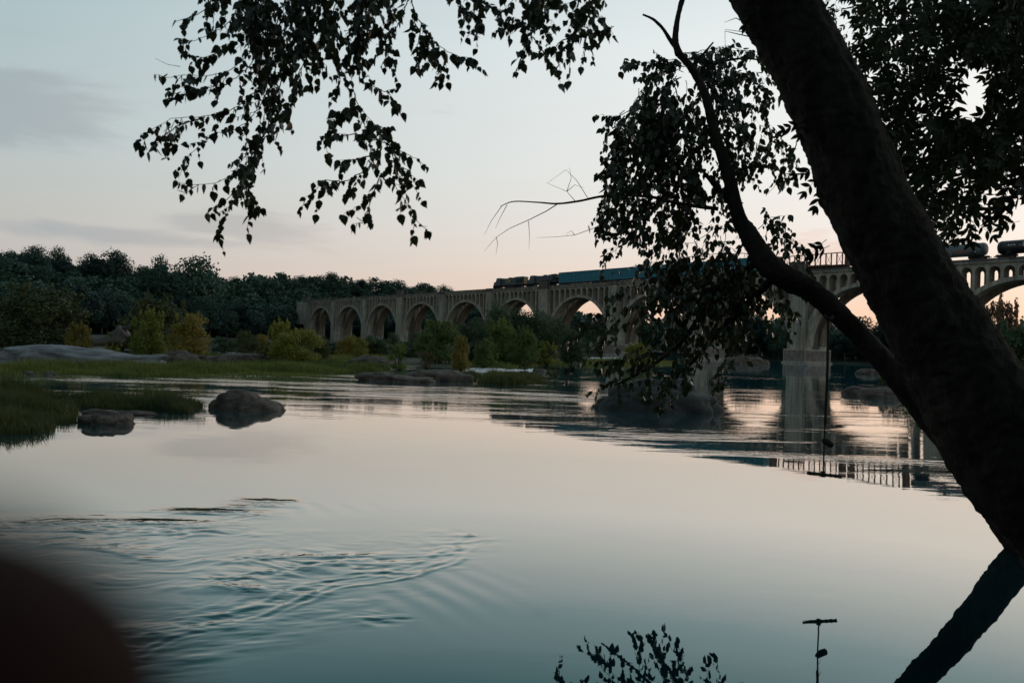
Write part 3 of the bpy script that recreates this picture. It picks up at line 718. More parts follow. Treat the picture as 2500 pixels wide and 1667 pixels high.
def place_woods():
    rng = random.Random(21); cand = []
    lims_x = [600, 700, 735, 755, 870, 900, 1090, 1130, 1190, 1240, 1290, 1345, 1380, 1430, 1500, 2600]
    lims_y = [600, 690, 712, 800, 812, 812, 808, 790, 768, 752, 762, 760, 790, 800, 800, 800]
    n = 26000
    X0 = np.array([rng.uniform(-340, 400) for _ in range(n)]); Y0 = np.array([rng.uniform(120, 640) for _ in range(n)])
    Z0 = far_z(X0, Y0); S2 = poly_sd(X0, Y0, HILL_FOOT); S1 = poly_sd(X0, Y0, FAR_SHORE)
    cell = {}
    for i in range(n):
        x, y, z, s2, s1 = X0[i], Y0[i], Z0[i], S2[i], S1[i]
        right = x > 15 and y > 200
        if s1 < (3 if right else 8) or abs(x/y) > .80 or s2 > 150: continue
        if s2 < (-70 if right else -6): continue
        w = (np.array([x, y, 0]) - BO) @ BN; s = (np.array([x, y, 0]) - BO) @ BE
        if -14 < w < 20 and s > PIER_S[0]-12: continue
        if w < 0 and right: continue
        k = rng.randrange(7); sc = rng.uniform(.8, 1.3); H = (13+k % 3)*sc
        px, py = proj((x, y, z+H))
        if px < -80 or px > 2580: continue
        if w < 0 and py < np.interp(px, lims_x, lims_y): continue
        sky_y = np.interp(px, [0, 70, 130, 170, 200, 270, 330, 400, 480, 560, 640, 780, 900, 1000, 1100, 1250, 1400, 1700, 1750, 1800, 1905, 1980, 2050, 2110, 2160, 2230, 2500],
                          [612, 606, 634, 640, 618, 622, 640, 632, 627, 645, 654, 664, 690, 692, 706, 735, 742, 765, 768, 772, 788, 800, 805, 808, 795, 800, 805])
        sky_y += 8*math.sin(px*.071)+6*math.sin(px*.19) + rng.choice([-24, -10, 0, 6, 12, 16]) + rng.uniform(-5, 5)
        if py < sky_y:
            hn = H - (sky_y-py)*y/FPX
            if hn < 6.5: continue
            sc *= hn/H; H = hn; py = sky_y
        r = 3.2 + .0055*y if s2 < 40 else 4.0 + .0075*y
        c = (int(x//8), int(y//8))
        if any((x-a)**2+(y-b)**2 < r*r for u in (-1, 0, 1) for v in (-1, 0, 1) for a, b in cell.get((c[0]+u, c[1]+v), ())): continue
        cell.setdefault(c, []).append((x, y)); cand.append((x, y, z, k, sc, px, py-sky_y, s2))
    return cand
WOODS = place_woods()
print('wood trees', len(WOODS))
rng = random.Random(5)
WOODS.sort(key=lambda c: min(c[6]*.5, max(0, c[7])*.45 + (0 if c[7] < 12 else 6)) + c[1]*.01)
LEFT_W = [c for c in WOODS if c[5] < 1250]; RIGHT_W = [c for c in WOODS if c[5] >= 1250]
for x, y, z, k, sc, px, _a, _b in LEFT_W[:205] + RIGHT_W[:95]:
    left = px < 1250
    cr, tr = TREES[k]
    tree_obj('woodland_tree', cr, tr, M['hill_leaf'], (x, y, z-.3), rng.uniform(0, 6.28), (sc*rng.uniform(1.0, 1.3), sc*rng.uniform(1.0, 1.3), sc),
             'dark green broadleaf tree in the dense wood on the left hillside' if left else 'dark green tree on the low wooded shore beyond the bridge arches',
             'tree', 'trees of the hillside wood' if left else 'trees on the shore beyond the bridge')
BIGT = [make_tree(400+i, 15, 13, 16, 4200, .62, .30) for i in range(3)]
for i, (px, yt, D, wx, lb) in enumerate([(28, 612, 372, .9, 'tall loose-crowned tree on the skyline at the left edge'), (88, 603, 376, .95, 'tall crown second from the left on the skyline'), (140, 606, 380, .8, 'tall crown on the skyline just left of the notch'),
        (225, 618, 380, .8, 'skyline crown just right of the notch'), (285, 615, 384, 1.1, 'broad tall crown on the left skyline'), (398, 630, 386, .7, 'small round crown poking above the skyline'), (478, 624, 388, 1.0, 'domed crown high on the middle of the left skyline')]):
    b_ = at(px, yt, D); zg = float(far_z(np.array([b_[0]]), np.array([D*1.0]))[0]); hh = b_[2]-zg+.3; cr, tr = BIGT[i % 3]
    tree_obj('skyline_tree', cr, tr, M['hill_leaf'], (b_[0], D, zg-.3), i*1.3, (hh/15*wx, hh/15*wx, hh/15), lb, 'tree', 'tall trees on the skyline')
def wood_mass(items, label):
    g = np.random.default_rng(9); base = []
    for k in range(3):
        cr, _ = make_tree(150+k, 14, 11, 12, 430, 1.45, .15)
        v = np.empty(len(cr.vertices)*3, np.float32); cr.vertices.foreach_get('co', v); base.append(v.reshape(-1, 3)); bpy.data.meshes.remove(cr)
    Vs = []
    for x, y, z, k, sc, px, _a, _b in items:
        a = g.uniform(0, 6.28); c, s_ = math.cos(a), math.sin(a); v = base[k % 3]
        Vs.append(np.stack([(v[:, 0]*c-v[:, 1]*s_)*sc*1.1+x, (v[:, 0]*s_+v[:, 1]*c)*sc*1.1+y, v[:, 2]*sc*.95+z-.3], -1))
    V = np.concatenate(Vs); o = link('woodland', np_mesh('woodland', V, np.arange(len(V)).reshape(-1, 4)), M['hill_leaf'])
    tag(o, label, 'woodland', None, 'stuff')
wood_mass((LEFT_W[205:]+RIGHT_W[95:])[:620], 'rest of the dark wood filling the hillside between the single trees')

# dark green trees on the island in front of the bridge
MIDT = [make_tree(200+i, 8.5, 8.5, 12, 5200, .30, .12) for i in range(4)]
def mid_tree(px, ytop, ybase, D, k, label, mat='mid_leaf', wx=1.0, name='island_tree', group='dark trees in front of the viaduct'):
    b = at(px, ybase, D); top = at(px, ytop, D); H = max(2.0, top[2]); s = H/8.5
    cr, tr = MIDT[k % 4]
    tree_obj(name, cr, tr, M[mat], (b[0], D, .1), R_.uniform(0, 6.28), (s*wx, s*wx, s), label, 'tree', group)
for px, yt, D, k, wx, lb in [
    (1130, 790, 150, 0, 1.0, 'dark green tree below the fifth arch, left end of the thicket'),
    (1165, 776, 155, 1, 1.0, 'dark tree rising beside the left pilaster of the locomotive span'),
    (1215, 742, 148, 2, .95, 'tall dark green tree below the front of the train'),
    (1262, 752, 152, 3, 1.0, 'dark green tree under the second locomotive'),
    (1305, 756, 150, 0, 1.0, 'broad dark tree in front of the pier with the raised cap'),
    (1350, 772, 154, 1, 1.0, 'dark green tree right of the pier with the raised cap'),
    (1390, 800, 150, 2, .95, 'dark tree under the arch beneath the first blue wagon'),
    (1440, 806, 165, 3, 1.0, 'dark tree behind the hanging leaves, left of the river pier'),
    (1075, 806, 158, 1, 1.1, 'dark green tree behind the big willow'),
    (1015, 812, 160, 2, 1.1, 'dark tree below the fourth arch'),
    (960, 812, 165, 3, 1.0, 'dark tree at the foot of the tall fourth pier'),
    (905, 818, 170, 0, 1.0, 'dark tree below the third arch'),
    (850, 822, 165, 1, 1.0, 'low dark tree below the second arch'),
    (795, 826, 165, 2, 1.0, 'low dark tree left of the second arch'),
    (740, 812, 160, 3, 1.1, 'dark tree below the bridge end'),
    (690, 806, 150, 0, 1.1, 'dark tree behind the bright yellow shrub')]:
    mid_tree(px, yt, 850, D, k, lb, wx=wx)

# ------------------------------------------------------------------ islands, shrubs
def mound(name, poly_px, hgt, mat, res=40, rough=.2):
    P = np.array([G(*q)[:2] for q in poly_px]); mn, mx = P.min(0)-1, P.max(0)+1
    X, Y = np.meshgrid(np.linspace(mn[0], mx[0], res), np.linspace(mn[1], mx[1], res), indexing='ij')
    sd = poly_sd(X, Y, P); sc = max(1.0, (mx-mn).min()*.25)
    Z = np.where(sd > 0, hgt*(1-np.exp(-sd/sc*2)), sd*.5) + np.where(sd > 0, hgt*rough*2*fbm(X*1.2/sc, Y*1.2/sc, 5, 3), 0); Z = np.clip(Z, -.6, None)
    i = np.arange(X.size).reshape(X.shape); Fc = np.stack([i[:-1, :-1], i[1:, :-1], i[1:, 1:], i[:-1, 1:]], -1).reshape(-1, 4)
    keep = (Z.ravel()[Fc] > -.5).any(1)
    return link(name, np_mesh(name, np.stack([X, Y, Z], -1).reshape(-1, 3), Fc[keep], True), mat)
tag(mound('island', [(-60, 858), (100, 856), (300, 858), (520, 862), (640, 866), (700, 872), (640, 846), (500, 838), (300, 830), (0, 822), (-80, 826)], .45, M['mud']), kind='structure')
tag(mound('island', [(640, 882), (760, 886), (860, 880), (1000, 893), (1150, 900), (1250, 893), (1350, 884), (1380, 874), (1300, 866), (1100, 862), (900, 858), (760, 862), (660, 866)], .35, M['mud']), kind='structure')

def shrub_mesh(seed, kind):
    """one metre tall shrub; scaled per plant"""
    rng = np.random.default_rng(seed); cl = []
    if kind == 'dome':
        for i in range(16):
            a = rng.uniform(0, 6.283); f = rng.uniform(0, 1)**.5; z = .30+.5*math.sqrt(max(0, 1-f*f))*rng.uniform(.75, 1.05)
            q = rng.uniform(.09, .19); cl.append((.44*f*math.cos(a), .44*f*math.sin(a), z*rng.uniform(.82, 1.12), q, q, q*1.2))
        cl.append((rng.uniform(-.1, .1), rng.uniform(-.1, .1), .32, .38, .34, .33)); cl += [(.26*math.cos(a), .26*math.sin(a), .16, .22, .22, .17) for a in (0, 1.2, 2.5, 3.8, 5.1)]; n, sz, dr = 8500, .042, -.7
    elif kind == 'spire':
        for i in range(15):
            a = rng.uniform(0, 6.283); f = rng.uniform(0, .9); z = rng.uniform(.35, .95-.45*f)
            cl.append((.38*f*math.cos(a), .38*f*math.sin(a), z, .085, .085, .15))
        cl.append((0, 0, .32, .32, .32, .30)); cl += [(.24*math.cos(a), .24*math.sin(a), .15, .2, .2, .16) for a in (.4, 1.7, 2.9, 4.2, 5.5)]; n, sz, dr = 7000, .048, -.9
    else:                                   # loose
        for i in range(11):
            a = rng.uniform(0, 6.283); f = rng.uniform(.2, 1); z = rng.uniform(.25, .9)
            cl.append((.42*f*math.cos(a), .42*f*math.sin(a), z, .10, .10, .12))
        cl += [(.22*math.cos(a), .22*math.sin(a), .13, .18, .18, .14) for a in (.4, 2.4, 4.4)]; n, sz, dr = 3800, .050, -.5
    shoots = []
    for i in range(30):
        a = rng.uniform(0, 6.283); f = rng.uniform(0, 1)**.6; zz = (.55 + .42*math.sqrt(max(0, 1-f*f))*(1 if kind != 'spire' else 1-.45*f))*rng.uniform(.85, 1.1)
        shoots.append((.46*f*math.cos(a), .46*f*math.sin(a), zz*(1 if f < .8 else .6), .035, .035, .10))
    cr = crown_mesh('foliage', rng, cl+shoots, n, sz, dr, .7, .5)
    m = MB()
    for c in cl[:9]:
        m.tube([(c[0]*.15, c[1]*.15, -.12), (c[0]*.5, c[1]*.5, c[2]*.5), (c[0], c[1], c[2]+c[5]*.6)], [.016, .010, .004], 5)
    return cr, m.mesh('stems', True)
SHRUBS = {k: [shrub_mesh(300+j*7+i, k) for i in range(3)] for j, k in enumerate(('dome', 'spire', 'loose'))}
def shrub(px, ytop, ybase, wpx, kind, mat, label, D=None, k=None, name='shrub', group=None):
    b = G(px, ybase); D = D or b[1]; b = at(px, ybase, D); tp = at(px, ytop, D)
    zb = min(b[2], .3); H = tp[2]-zb; Wm = wpx*D/FPX
    cr, st = SHRUBS[kind][R_.randrange(3) if k is None else k]
    root = empty(name, (b[0], D, zb), R_.uniform(0, 6.28)); root.scale = (Wm*1.12, Wm*1.12, H*1.03)
    for nm, me, mm in (('stems', st, M['twig']), ('foliage', cr, M[mat])):
        if not me.materials: me.materials.append(mm)
        o = link(nm, me, None, root); o.material_slots[0].link = 'OBJECT'; o.material_slots[0].material = mm
    tag(root, label, 'shrub', group or 'shrubs on the river islands')
SHRUB_LIST = [
    (100, 702, 838, 215, 'dome', 'olive_leaf', 'big dark olive shrub at the far left behind the pale ledge', 82),
    (20, 735, 838, 130, 'dome', 'olive_leaf', 'dark shrub cut by the left edge of the picture', 86),
    (380, 732, 850, 160, 'dome', 'olive_leaf', 'wide olive dome behind the two bright shrubs by the driftwood', 98),
    (190, 790, 846, 75, 'spire', 'gold_leaf', 'small golden shrub between the drift logs and the root stump', 76),
    (365, 757, 856, 95, 'spire', 'yellow_leaf', 'bright yellow-green spiky shrub right of the root stump', 80),
    (462, 768, 860, 100, 'dome', 'gold_leaf', 'rounded golden shrub beside the spiky yellow-green one', 78),
    (275, 812, 844, 40, 'loose', 'yellow_leaf', 'tiny yellow shrub left of the root stump', 84),
    (600, 810, 855, 55, 'dome', 'olive_leaf', 'low olive shrub between the golden one and the tall yellow one', 90),
    (640, 818, 856, 40, 'dome', 'gold_leaf', 'small golden shrub just left of the tall yellow one', 92),
    (685, 784, 884, 75, 'spire', 'yellow_leaf', 'tall yellow shrub standing on the grassy spit', 74),
    (730, 805, 884, 110, 'dome', 'yellow_leaf', 'wide yellow-green shrub right of the tall yellow one', 72),
    (775, 822, 875, 60, 'dome', 'olive_leaf', 'dull olive shrub below the bridge end', 84),
    (850, 820, 864, 65, 'dome', 'gold_leaf', 'low rounded golden shrub below the second arch', 104),
    (880, 828, 868, 45, 'spire', 'yellow_leaf', 'small bright yellow-green bush left of the flat boulder', 92),
    (975, 842, 902, 55, 'loose', 'willow_leaf', 'loose green shrub growing on the long flat rock', 66),
    (930, 828, 862, 60, 'dome', 'mid_leaf', 'dark green shrub below the third arch', 112),
    (1070, 784, 876, 108, 'dome', 'willow_leaf', 'large rounded willow below the fifth pier', 84),
    (1042, 862, 898, 34, 'loose', 'red_leaf', 'small reddish plant on the long flat rock', 66),
    (1125, 822, 902, 52, 'spire', 'gold_leaf', 'tall narrow golden shrub right of the large willow', 68),
    (1182, 832, 892, 70, 'spire', 'willow_leaf', 'green spiky shrub between the golden one and the second willow', 76),
    (1215, 786, 874, 90, 'dome', 'willow_leaf', 'second large willow, taller half, below the train', 92),
    (1272, 805, 876, 80, 'dome', 'willow_leaf', 'second large willow, lower right half', 90),
    (1335, 838, 874, 60, 'loose', 'yellow_leaf', 'small yellow plants at the end of the willow island', 96),
    (1400, 812, 872, 70, 'dome', 'mid_leaf', 'green shrub half hidden by the hanging leaf tips', 100),
    (1560, 840, 888, 80, 'dome', 'yellow_leaf', 'yellow-green shrub seen through the hanging leaves', 104),
    (1280, 884, 905, 30, 'loose', 'olive_leaf', 'small plant on the grassy islet', 58),
    (1355, 895, 920, 36, 'loose', 'olive_leaf', 'low plant right of the grassy islet', 56),
    (2440, 742, 905, 120, 'loose', 'red_leaf', 'feathery reddish tree on the right bank', 62),
    (2475, 800, 960, 150, 'dome', 'mid_leaf', 'dense green shrub on the right bank at the picture edge', 58),
    (2400, 822, 935, 120, 'dome', 'mid_leaf', 'green shrub on the right bank just right of the trunk', 64),
    (2310, 838, 930, 110, 'dome', 'olive_leaf', 'shrub on the right bank behind the leaning trunk', 72),
    (2232, 880, 950, 60, 'loose', 'willow_leaf', 'small light green shrub in the fork of limb and trunk', 54),
    (2180, 905, 955, 60, 'loose', 'willow_leaf', 'low plants on the rocks left of the limb', 50),
    (820, 836, 868, 75, 'dome', 'mid_leaf', 'low dark green bush left of the low golden one below the second arch', 108),
    (912, 834, 866, 60, 'dome', 'olive_leaf', 'olive bush right of the small bright yellow-green bush', 112),
    (1002, 836, 873, 85, 'dome', 'mid_leaf', 'dark bush behind the loose green shrub, left of the large willow', 104),
    (1150, 834, 880, 70, 'dome', 'mid_leaf', 'dark green bush in the gap right of the tall narrow golden shrub', 96),
    (1312, 836, 878, 75, 'dome', 'mid_leaf', 'dark bush against the right flank of the second willow', 100),
    (548, 824, 858, 75, 'dome', 'mid_leaf', 'dark low bush right of the rounded golden shrub', 104),
    (300, 822, 850, 70, 'dome', 'olive_leaf', 'low olive bush behind the root stump', 100),
    (655, 836, 872, 60, 'dome', 'olive_leaf', 'low olive growth at the left foot of the tall yellow shrub', 84),
    (2240, 838, 905, 90, 'dome', 'mid_leaf', 'dark shrub on the bank seen through the tree fork', 104),
]
for a in SHRUB_LIST:
    shrub(*a[:7], D=a[7])

# ------------------------------------------------------------------ rocks
def rock(px0, px1, ytop, ybase, mat, label, seed, depth=.7, flat=1.0, name='rock', lobes=None, group='river rocks'):
    cx = (px0+px1)/2; b = G(cx, ybase); D = b[1]; Wm = (px1-px0)*D/FPX; H = (ybase-ytop)*D/FPX
    bm = bmesh.new(); bmesh.ops.create_icosphere(bm, subdivisions=5 if H*FPX/D > 30 else 4, radius=1)
    off = Vector((seed*3.1, seed*1.7, seed*.9))
    for v in bm.verts:
        d = v.co.normalized(); n1 = mnoise.noise(d*1.1+off); n2 = mnoise.noise(d*2.6+off*2); n3 = mnoise.noise(d*7+off)
        vd, _ = mnoise.voronoi(d*1.5+off); crack = min(1, (vd[1]-vd[0])*9); fac_ = .30*(vd[0]-.45) + .05*(1-crack)
        r = 1 + .18*n1 + .12*n2 + .04*n3 - fac_*1.0
        x, y, z = d.x*r, d.y*r, d.z*r
        z = math.copysign(abs(z)**flat, z)
        if lobes == 'two':
            best = 0
            for (c, rr) in (((-.34, 0, 0), (.66, .85, 1.0)), ((.22, -.22, -.18), (.86, .62, .66))):
                dd = Vector((d.x/rr[0], d.y/rr[1], d.z/rr[2])); cc = Vector((c[0]/rr[0], c[1]/rr[1], c[2]/rr[2]))
                A_, B_, C_ = dd.dot(dd), -2*dd.dot(cc), cc.dot(cc)-1; best = max(best, (-B_+math.sqrt(max(0, B_*B_-4*A_*C_)))/(2*A_))
            r = best*(1+.10*n1+.07*n2+.03*n3-.8*fac_); x, y, z = d.x*r, d.y*r, d.z*r; z = math.copysign(abs(z)**.72, z)*.92
        if lobes == 'ledge': z = z*(1-.25*math.sin(3*x+seed)) - .12*abs(math.sin(5*x+2*z))
        v.co = (x*Wm*.5, y*Wm*.5*depth, z*H*(1.0 if z > 0 else .5))
    me = bpy.data.meshes.new(name); bm.to_mesh(me); bm.free()
    for p in me.polygons: p.use_smooth = True
    o = link(name, me, M[mat]); o.location = (b[0], D + Wm*.5*depth*.8, -.02*H)
    return tag(o, label, 'rock', group)
for a in [
    (500, 684, 946, 1003, 'rock', 'large two-lobed brown boulder standing in open water', 1, .75, .8, 'boulder', 'two'),
    (175, 302, 1000, 1036, 'rock', 'low rounded stone in front of the near grass', 2, .8, .9, 'rock', None),
    (290, 370, 1004, 1013, 'rock', 'thin flat stone right of the low rounded one', 3, .8, 1, 'rock', None),
    (100, 130, 906, 915, 'rock', 'small stone at the edge of the grass band', 4, .9, 1, 'rock', None),
    (48, 80, 905, 914, 'rock', 'tiny stone left of the small one by the grass band', 5, .9, 1, 'rock', None),
    (-60, 390, 846, 882, 'rock_pale', 'long pale rock ledge at the left', 6, .35, .55, 'rock_ledge', 'ledge'),
    (20, 150, 838, 862, 'rock_pale', 'pale hump on top of the long ledge', 7, .6, .7, 'rock', None),
    (380, 480, 856, 882, 'rock', 'dark rock between the pale ledge and the golden shrub', 8, .6, .8, 'rock', None),
    (430, 640, 862, 884, 'rock', 'low brown ledge below the golden shrub', 9, .4, .6, 'rock_ledge', 'ledge'),
    (505, 590, 840, 862, 'rock_pale', 'pale rock right of the golden shrub', 10, .6, .7, 'rock', None),
    (845, 950, 868, 892, 'rock', 'flat-topped boulder behind the grassy spit', 11, .6, .7, 'boulder', None),
    (900, 965, 876, 894, 'rock', 'lower stone leaning on the flat-topped boulder', 12, .7, .8, 'rock', None),
    (865, 1060, 911, 932, 'rock', 'long flat rock sloping into the dark water', 13, .4, .6, 'rock_ledge', 'ledge'),
    (985, 1150, 903, 930, 'rock', 'blocky end of the long flat rock', 14, .5, .55, 'rock', None),
    (1003, 1035, 852, 864, 'rock_pale', 'small pale stone left of the large willow', 15, .8, .8, 'rock', None),
    (895, 960, 856, 866, 'rock_pale', 'low pale stones beyond the flat-topped boulder', 16, .7, .8, 'rock', None),
    (1300, 1400, 858, 874, 'rock_pale', 'pale slab at the end of the willow island', 17, .5, .7, 'rock', None),
    (1470, 1762, 928, 1006, 'rock_dark', 'big dark rounded boulder under the hanging leaves', 18, .8, .75, 'boulder', None),
    (2062, 2150, 944, 966, 'rock', 'low dark rock at the tip of the right bank', 19, .6, .7, 'rock', None),
    (2110, 2230, 948, 972, 'rock', 'dark rock beside the limb at the right bank', 20, .6, .8, 'rock', None),
    (2095, 2160, 900, 914, 'rock', 'rock in midstream left of the limb', 21, .7, .8, 'rock', None),
    (1775, 1880, 868, 890, 'rock', 'far rock pile left of the big pier', 22, .5, .8, 'rock', None),
    (1300, 1335, 900, 908, 'rock', 'wet stone at the edge of the grassy islet', 23, .8, .8, 'rock', None),
    (1960, 1978, 889, 896, 'rock_pale', 'small pale stone at the foot of the big pier', 24, .8, .8, 'rock', None)]:
    rock(*a)

# driftwood: root stump and logs on the ledge
def log(pts, rad, label, n=10, name='drift_log', roots=0):
    root = empty(name, tuple(pts[0])); P0 = Vector(pts[0]); q = [Vector(p)-P0 for p in pts]
    w = lambda i, k, p: 1 + .22*mnoise.noise(Vector((k*1.3, i*.7, p.x)))
    m = MB(); L = []; Rr = []
    for i in range(len(q)-1):
        for s in range(6): L.append(q[i].lerp(q[i+1], s/6)); Rr.append(rad[i]+(rad[i+1]-rad[i])*s/6)
    L.append(q[-1]); Rr.append(rad[-1]); m.tube(L, Rr, n, wob=w); m.build('stem', M['driftwood'], root, True)
    rg = random.Random(3)
    for i in range(roots):
        a = rg.uniform(-1.2, 4.2); e = q[-1] + Vector((rg.uniform(-.2, .5), rg.uniform(-.3, .3), rg.uniform(-.6, .5)))*1.3
        r = MB(); r.tube([q[-1]-Vector((.2, 0, 0)), q[-1].lerp(e, .5)+Vector((.1, 0, .1)), e], [.22, .13, .03], 6); r.build('root', M['wood'], root, True)
    tag(root, label, 'driftwood', 'driftwood on the ledge'); return root
D_ = 84
log([at(225, 838, D_), at(262, 832, D_), at(288, 822, D_), at(304, 806, D_)], [.35, .55, .75, .75], 'dark uprooted stump with its root plate tilted up', roots=9, name='root_stump')
log([at(85, 821, 86), at(120, 827, 85), at(170, 832, 84), at(215, 836, 83)], [.18, .28, .30, .22], 'long bleached drift log below the olive shrub')
log([at(40, 836, 82), at(90, 832, 82), at(150, 838, 82)], [.16, .22, .14], 'short dark drift log at the far left')

# ------------------------------------------------------------------ grass
def grass(poly_px, n, hmin, hmax, wd, mat, label, seed, clumpy=.5):
    rng = np.random.default_rng(seed); P = np.array([G(*q)[:2] for q in poly_px]); mn, mx = P.min(0), P.max(0)
    X = np.zeros(0); Y = np.zeros(0)
    while len(X) < n:
        x = rng.uniform(mn[0], mx[0], n*3); y = rng.uniform(mn[1], mx[1], n*3)
        sd = poly_sd(x, y, P) + fbm(x*.45, y*.7, seed, 4)*min(1.6, (mx-mn).min()*.5)
        ok = (sd > 0) & (rng.uniform(size=len(x)) < (1-clumpy) + clumpy*sstep(-.15, .2, fbm(x*.7, y*.7, seed+9, 3)))
        X = np.concatenate([X, x[ok]]); Y = np.concatenate([Y, y[ok]])
    X, Y = X[:n], Y[:n]; sd = poly_sd(X, Y, P)
    hgt = rng.uniform(hmin, hmax, n) * (.40 + .75*sstep(-.22, .25, fbm(X*.33, Y*.5, seed+3, 3))) * (.55+.45*sstep(0, (mx-mn).min()*.2, sd))
    a = rng.uniform(0, 6.283, n); lean = rng.uniform(.05, .5, n)*hgt
    B = np.stack([X, Y, np.full(n, -.08)], -1); Lv = np.stack([np.cos(a)*lean, np.sin(a)*lean, 0*a], -1)
    S = np.stack([-np.sin(a+rng.uniform(-.9, .9, n)), np.cos(a), 0*a], -1)*(wd*rng.uniform(.6, 1.4, n))[:, None]
    up = np.stack([0*a, 0*a, hgt], -1)
    mid = B + up*.55 + Lv*.28; tip = B + up*.98 + Lv
    V = np.stack([B-S*.5, B+S*.5, mid+S*.55, mid-S*.55, tip+S*.10, tip-S*.10], 1).reshape(-1, 3)
    i = np.arange(n)[:, None]*6
    Fc = np.concatenate([i+np.array([[0, 1, 2, 3]]), i+np.array([[3, 2, 4, 5]])], 0)
    o = link('grass', np_mesh('grass', V, Fc), M[mat]); tag(o, label, 'grass', None, 'stuff')
grass([(-120, 1062), (40, 1064), (120, 1054), (178, 1040), (186, 1004), (160, 972), (60, 966), (-120, 968)], 20000, .40, 1.0, .016, 'grass_dark', 'tall dense dark river grass in the left foreground corner', 31, .35)
grass([(165, 1030), (178, 1004), (290, 1000), (400, 1004), (474, 1014), (478, 990), (400, 980), (280, 976), (170, 972)], 9500, .35, .85, .016, 'grass_dark', 'thinner dark river grass trailing right behind the low rounded stone', 41, .75)
grass([(-120, 917), (200, 915), (300, 922), (420, 920), (520, 916), (700, 919), (840, 914), (870, 909), (800, 902), (650, 899), (400, 897), (100, 898), (-120, 899)], 30000, .35, .85, .030, 'grass', 'long bright green grass band in front of the pale ledge', 32, .3)
grass([(560, 902), (700, 903), (850, 900), (850, 888), (700, 884), (580, 888)], 9000, .35, .7, .035, 'grass', 'grass behind the long band, at the feet of the tall yellow shrub', 42, .4)
grass([(840, 912), (930, 908), (960, 898), (900, 892), (840, 896)], 5000, .4, .8, .03, 'grass', 'grass tuft between the long band and the flat rock', 33)
grass([(1165, 938), (1250, 942), (1330, 936), (1330, 922), (1250, 916), (1180, 920)], 9000, .45, .9, .03, 'grass_dark', 'dark grassy islet in mid river', 34, .2)
grass([(1140, 898), (1250, 899), (1345, 892), (1370, 880), (1250, 872), (1150, 880)], 12000, .5, .9, .05, 'grass', 'green grass at the foot of the willows', 35, .3)
grass([(700, 886), (860, 884), (1000, 892), (1000, 872), (860, 868), (720, 872)], 9000, .4, .8, .05, 'grass', 'grass around the flat-topped boulder', 36, .4)
grass([(1080, 930), (1100, 932), (1170, 932), (1170, 918), (1090, 918)], 2500, .4, .8, .03, 'grass_dark', 'dark grass tuft at the blocky end of the flat rock', 37, .2)
grass([(1340, 892), (1460, 896), (1640, 892), (1660, 884), (1480, 878), (1350, 880)], 9000, .4, .8, .06, 'grass', 'far green grass seen below the hanging leaves', 38, .4)
grass([(300, 872), (500, 880), (640, 884), (640, 870), (480, 862), (330, 862)], 4000, .3, .6, .05, 'grass', 'sparse grass among the ledges below the golden shrub', 39, .6)

# ------------------------------------------------------------------ riffles of white water
def riffle(px0, px1, y0, y1, seed):
    rng = np.random.default_rng(seed); a, b = G(px0, y1), G(px1, y0); c, d = G(px0, y0), G(px1, y1)
    nx, ny = 60, 8; u, v = np.meshgrid(np.linspace(0, 1, nx), np.linspace(0, 1, ny), indexing='ij')
    top = c[None, None, :2]*(1-u[..., None]) + b[None, None, :2]*u[..., None]; bot = a[None, None, :2]*(1-u[..., None]) + d[None, None, :2]*u[..., None]
    P = top*(1-v[..., None]) + bot*v[..., None]
    z = .16*np.sin(v*math.pi)*(.5+vnoise(u*14+seed, v*3, seed)) * np.sin(np.pi*u)**.4 - .03 + .05*fbm(u*40, v*6, seed, 3)
    V = np.concatenate([P, z[..., None]], -1).reshape(-1, 3); i = np.arange(nx*ny).reshape(nx, ny)
    Fc = np.stack([i[:-1, :-1], i[1:, :-1], i[1:, 1:], i[:-1, 1:]], -1).reshape(-1, 4)[:, ::-1]
    o = link('rapids', np_mesh('rapids', V, Fc, True), M['foam']); tag(o, kind='structure')
for q in [(525, 665, 858, 868, 1), (770, 850, 867, 872, 2), (925, 975, 871, 876, 3), (1135, 1235, 898, 909, 4), (1230, 1335, 902, 906, 5), (860, 960, 894, 900, 6), (1400, 1520, 872, 877, 9)]:
    riffle(*q)

# ------------------------------------------------------------------ near leaves: templates and strand growth
LEAF_OUT = {'heart': [(0, 0), (.10, .26), (.30, .37), (.58, .27), (.82, .10), (1, 0)],
            'ovate': [(0, 0), (.12, .20), (.33, .32), (.60, .26), (.84, .10), (1, 0)],
            'lance': [(0, 0), (.16, .13), (.40, .19), (.66, .16), (.86, .07), (1, 0)]}
def leaf_template(kind):
    o = LEAF_OUT[kind]; n = len(o); V = []
    for x, y in o: V.append((x, y, .10*y - .12*x*x))                 # one half, folded up along the midrib
    for x, y in o[1:-1]: V.append((x, -y, .10*y - .12*x*x))
    for x, y in o[1:-1]: V.append((x, 0, -.05*math.sin(math.pi*x) - .12*x*x))
    up = [0] + list(range(1, n-1)) + [n-1]; lo = [0] + list(range(n, 2*n-2)) + [n-1]; mi = [0] + list(range(2*n-2, 3*n-4)) + [n-1]
    Fc = []
    for i in range(n-1):
        Fc.append((mi[i], mi[i+1], up[i+1], up[i])); Fc.append((lo[i], lo[i+1], mi[i+1], mi[i]))
    return np.array(V, float), [tuple(dict.fromkeys(f)) for f in Fc]
TPL = {k: leaf_template(k) for k in LEAF_OUT}
LEAF_ME = {}
def leaf_mesh(kind, matn):
    if (kind, matn) not in LEAF_ME:
        V, Fc = TPL[kind]; me = bpy.data.meshes.new('leaf'); me.from_pydata([tuple(v) for v in V], [], Fc)
        for p in me.polygons: p.use_smooth = True
        me.materials.append(M[matn]); LEAF_ME[(kind, matn)] = me
    return LEAF_ME[(kind, matn)]

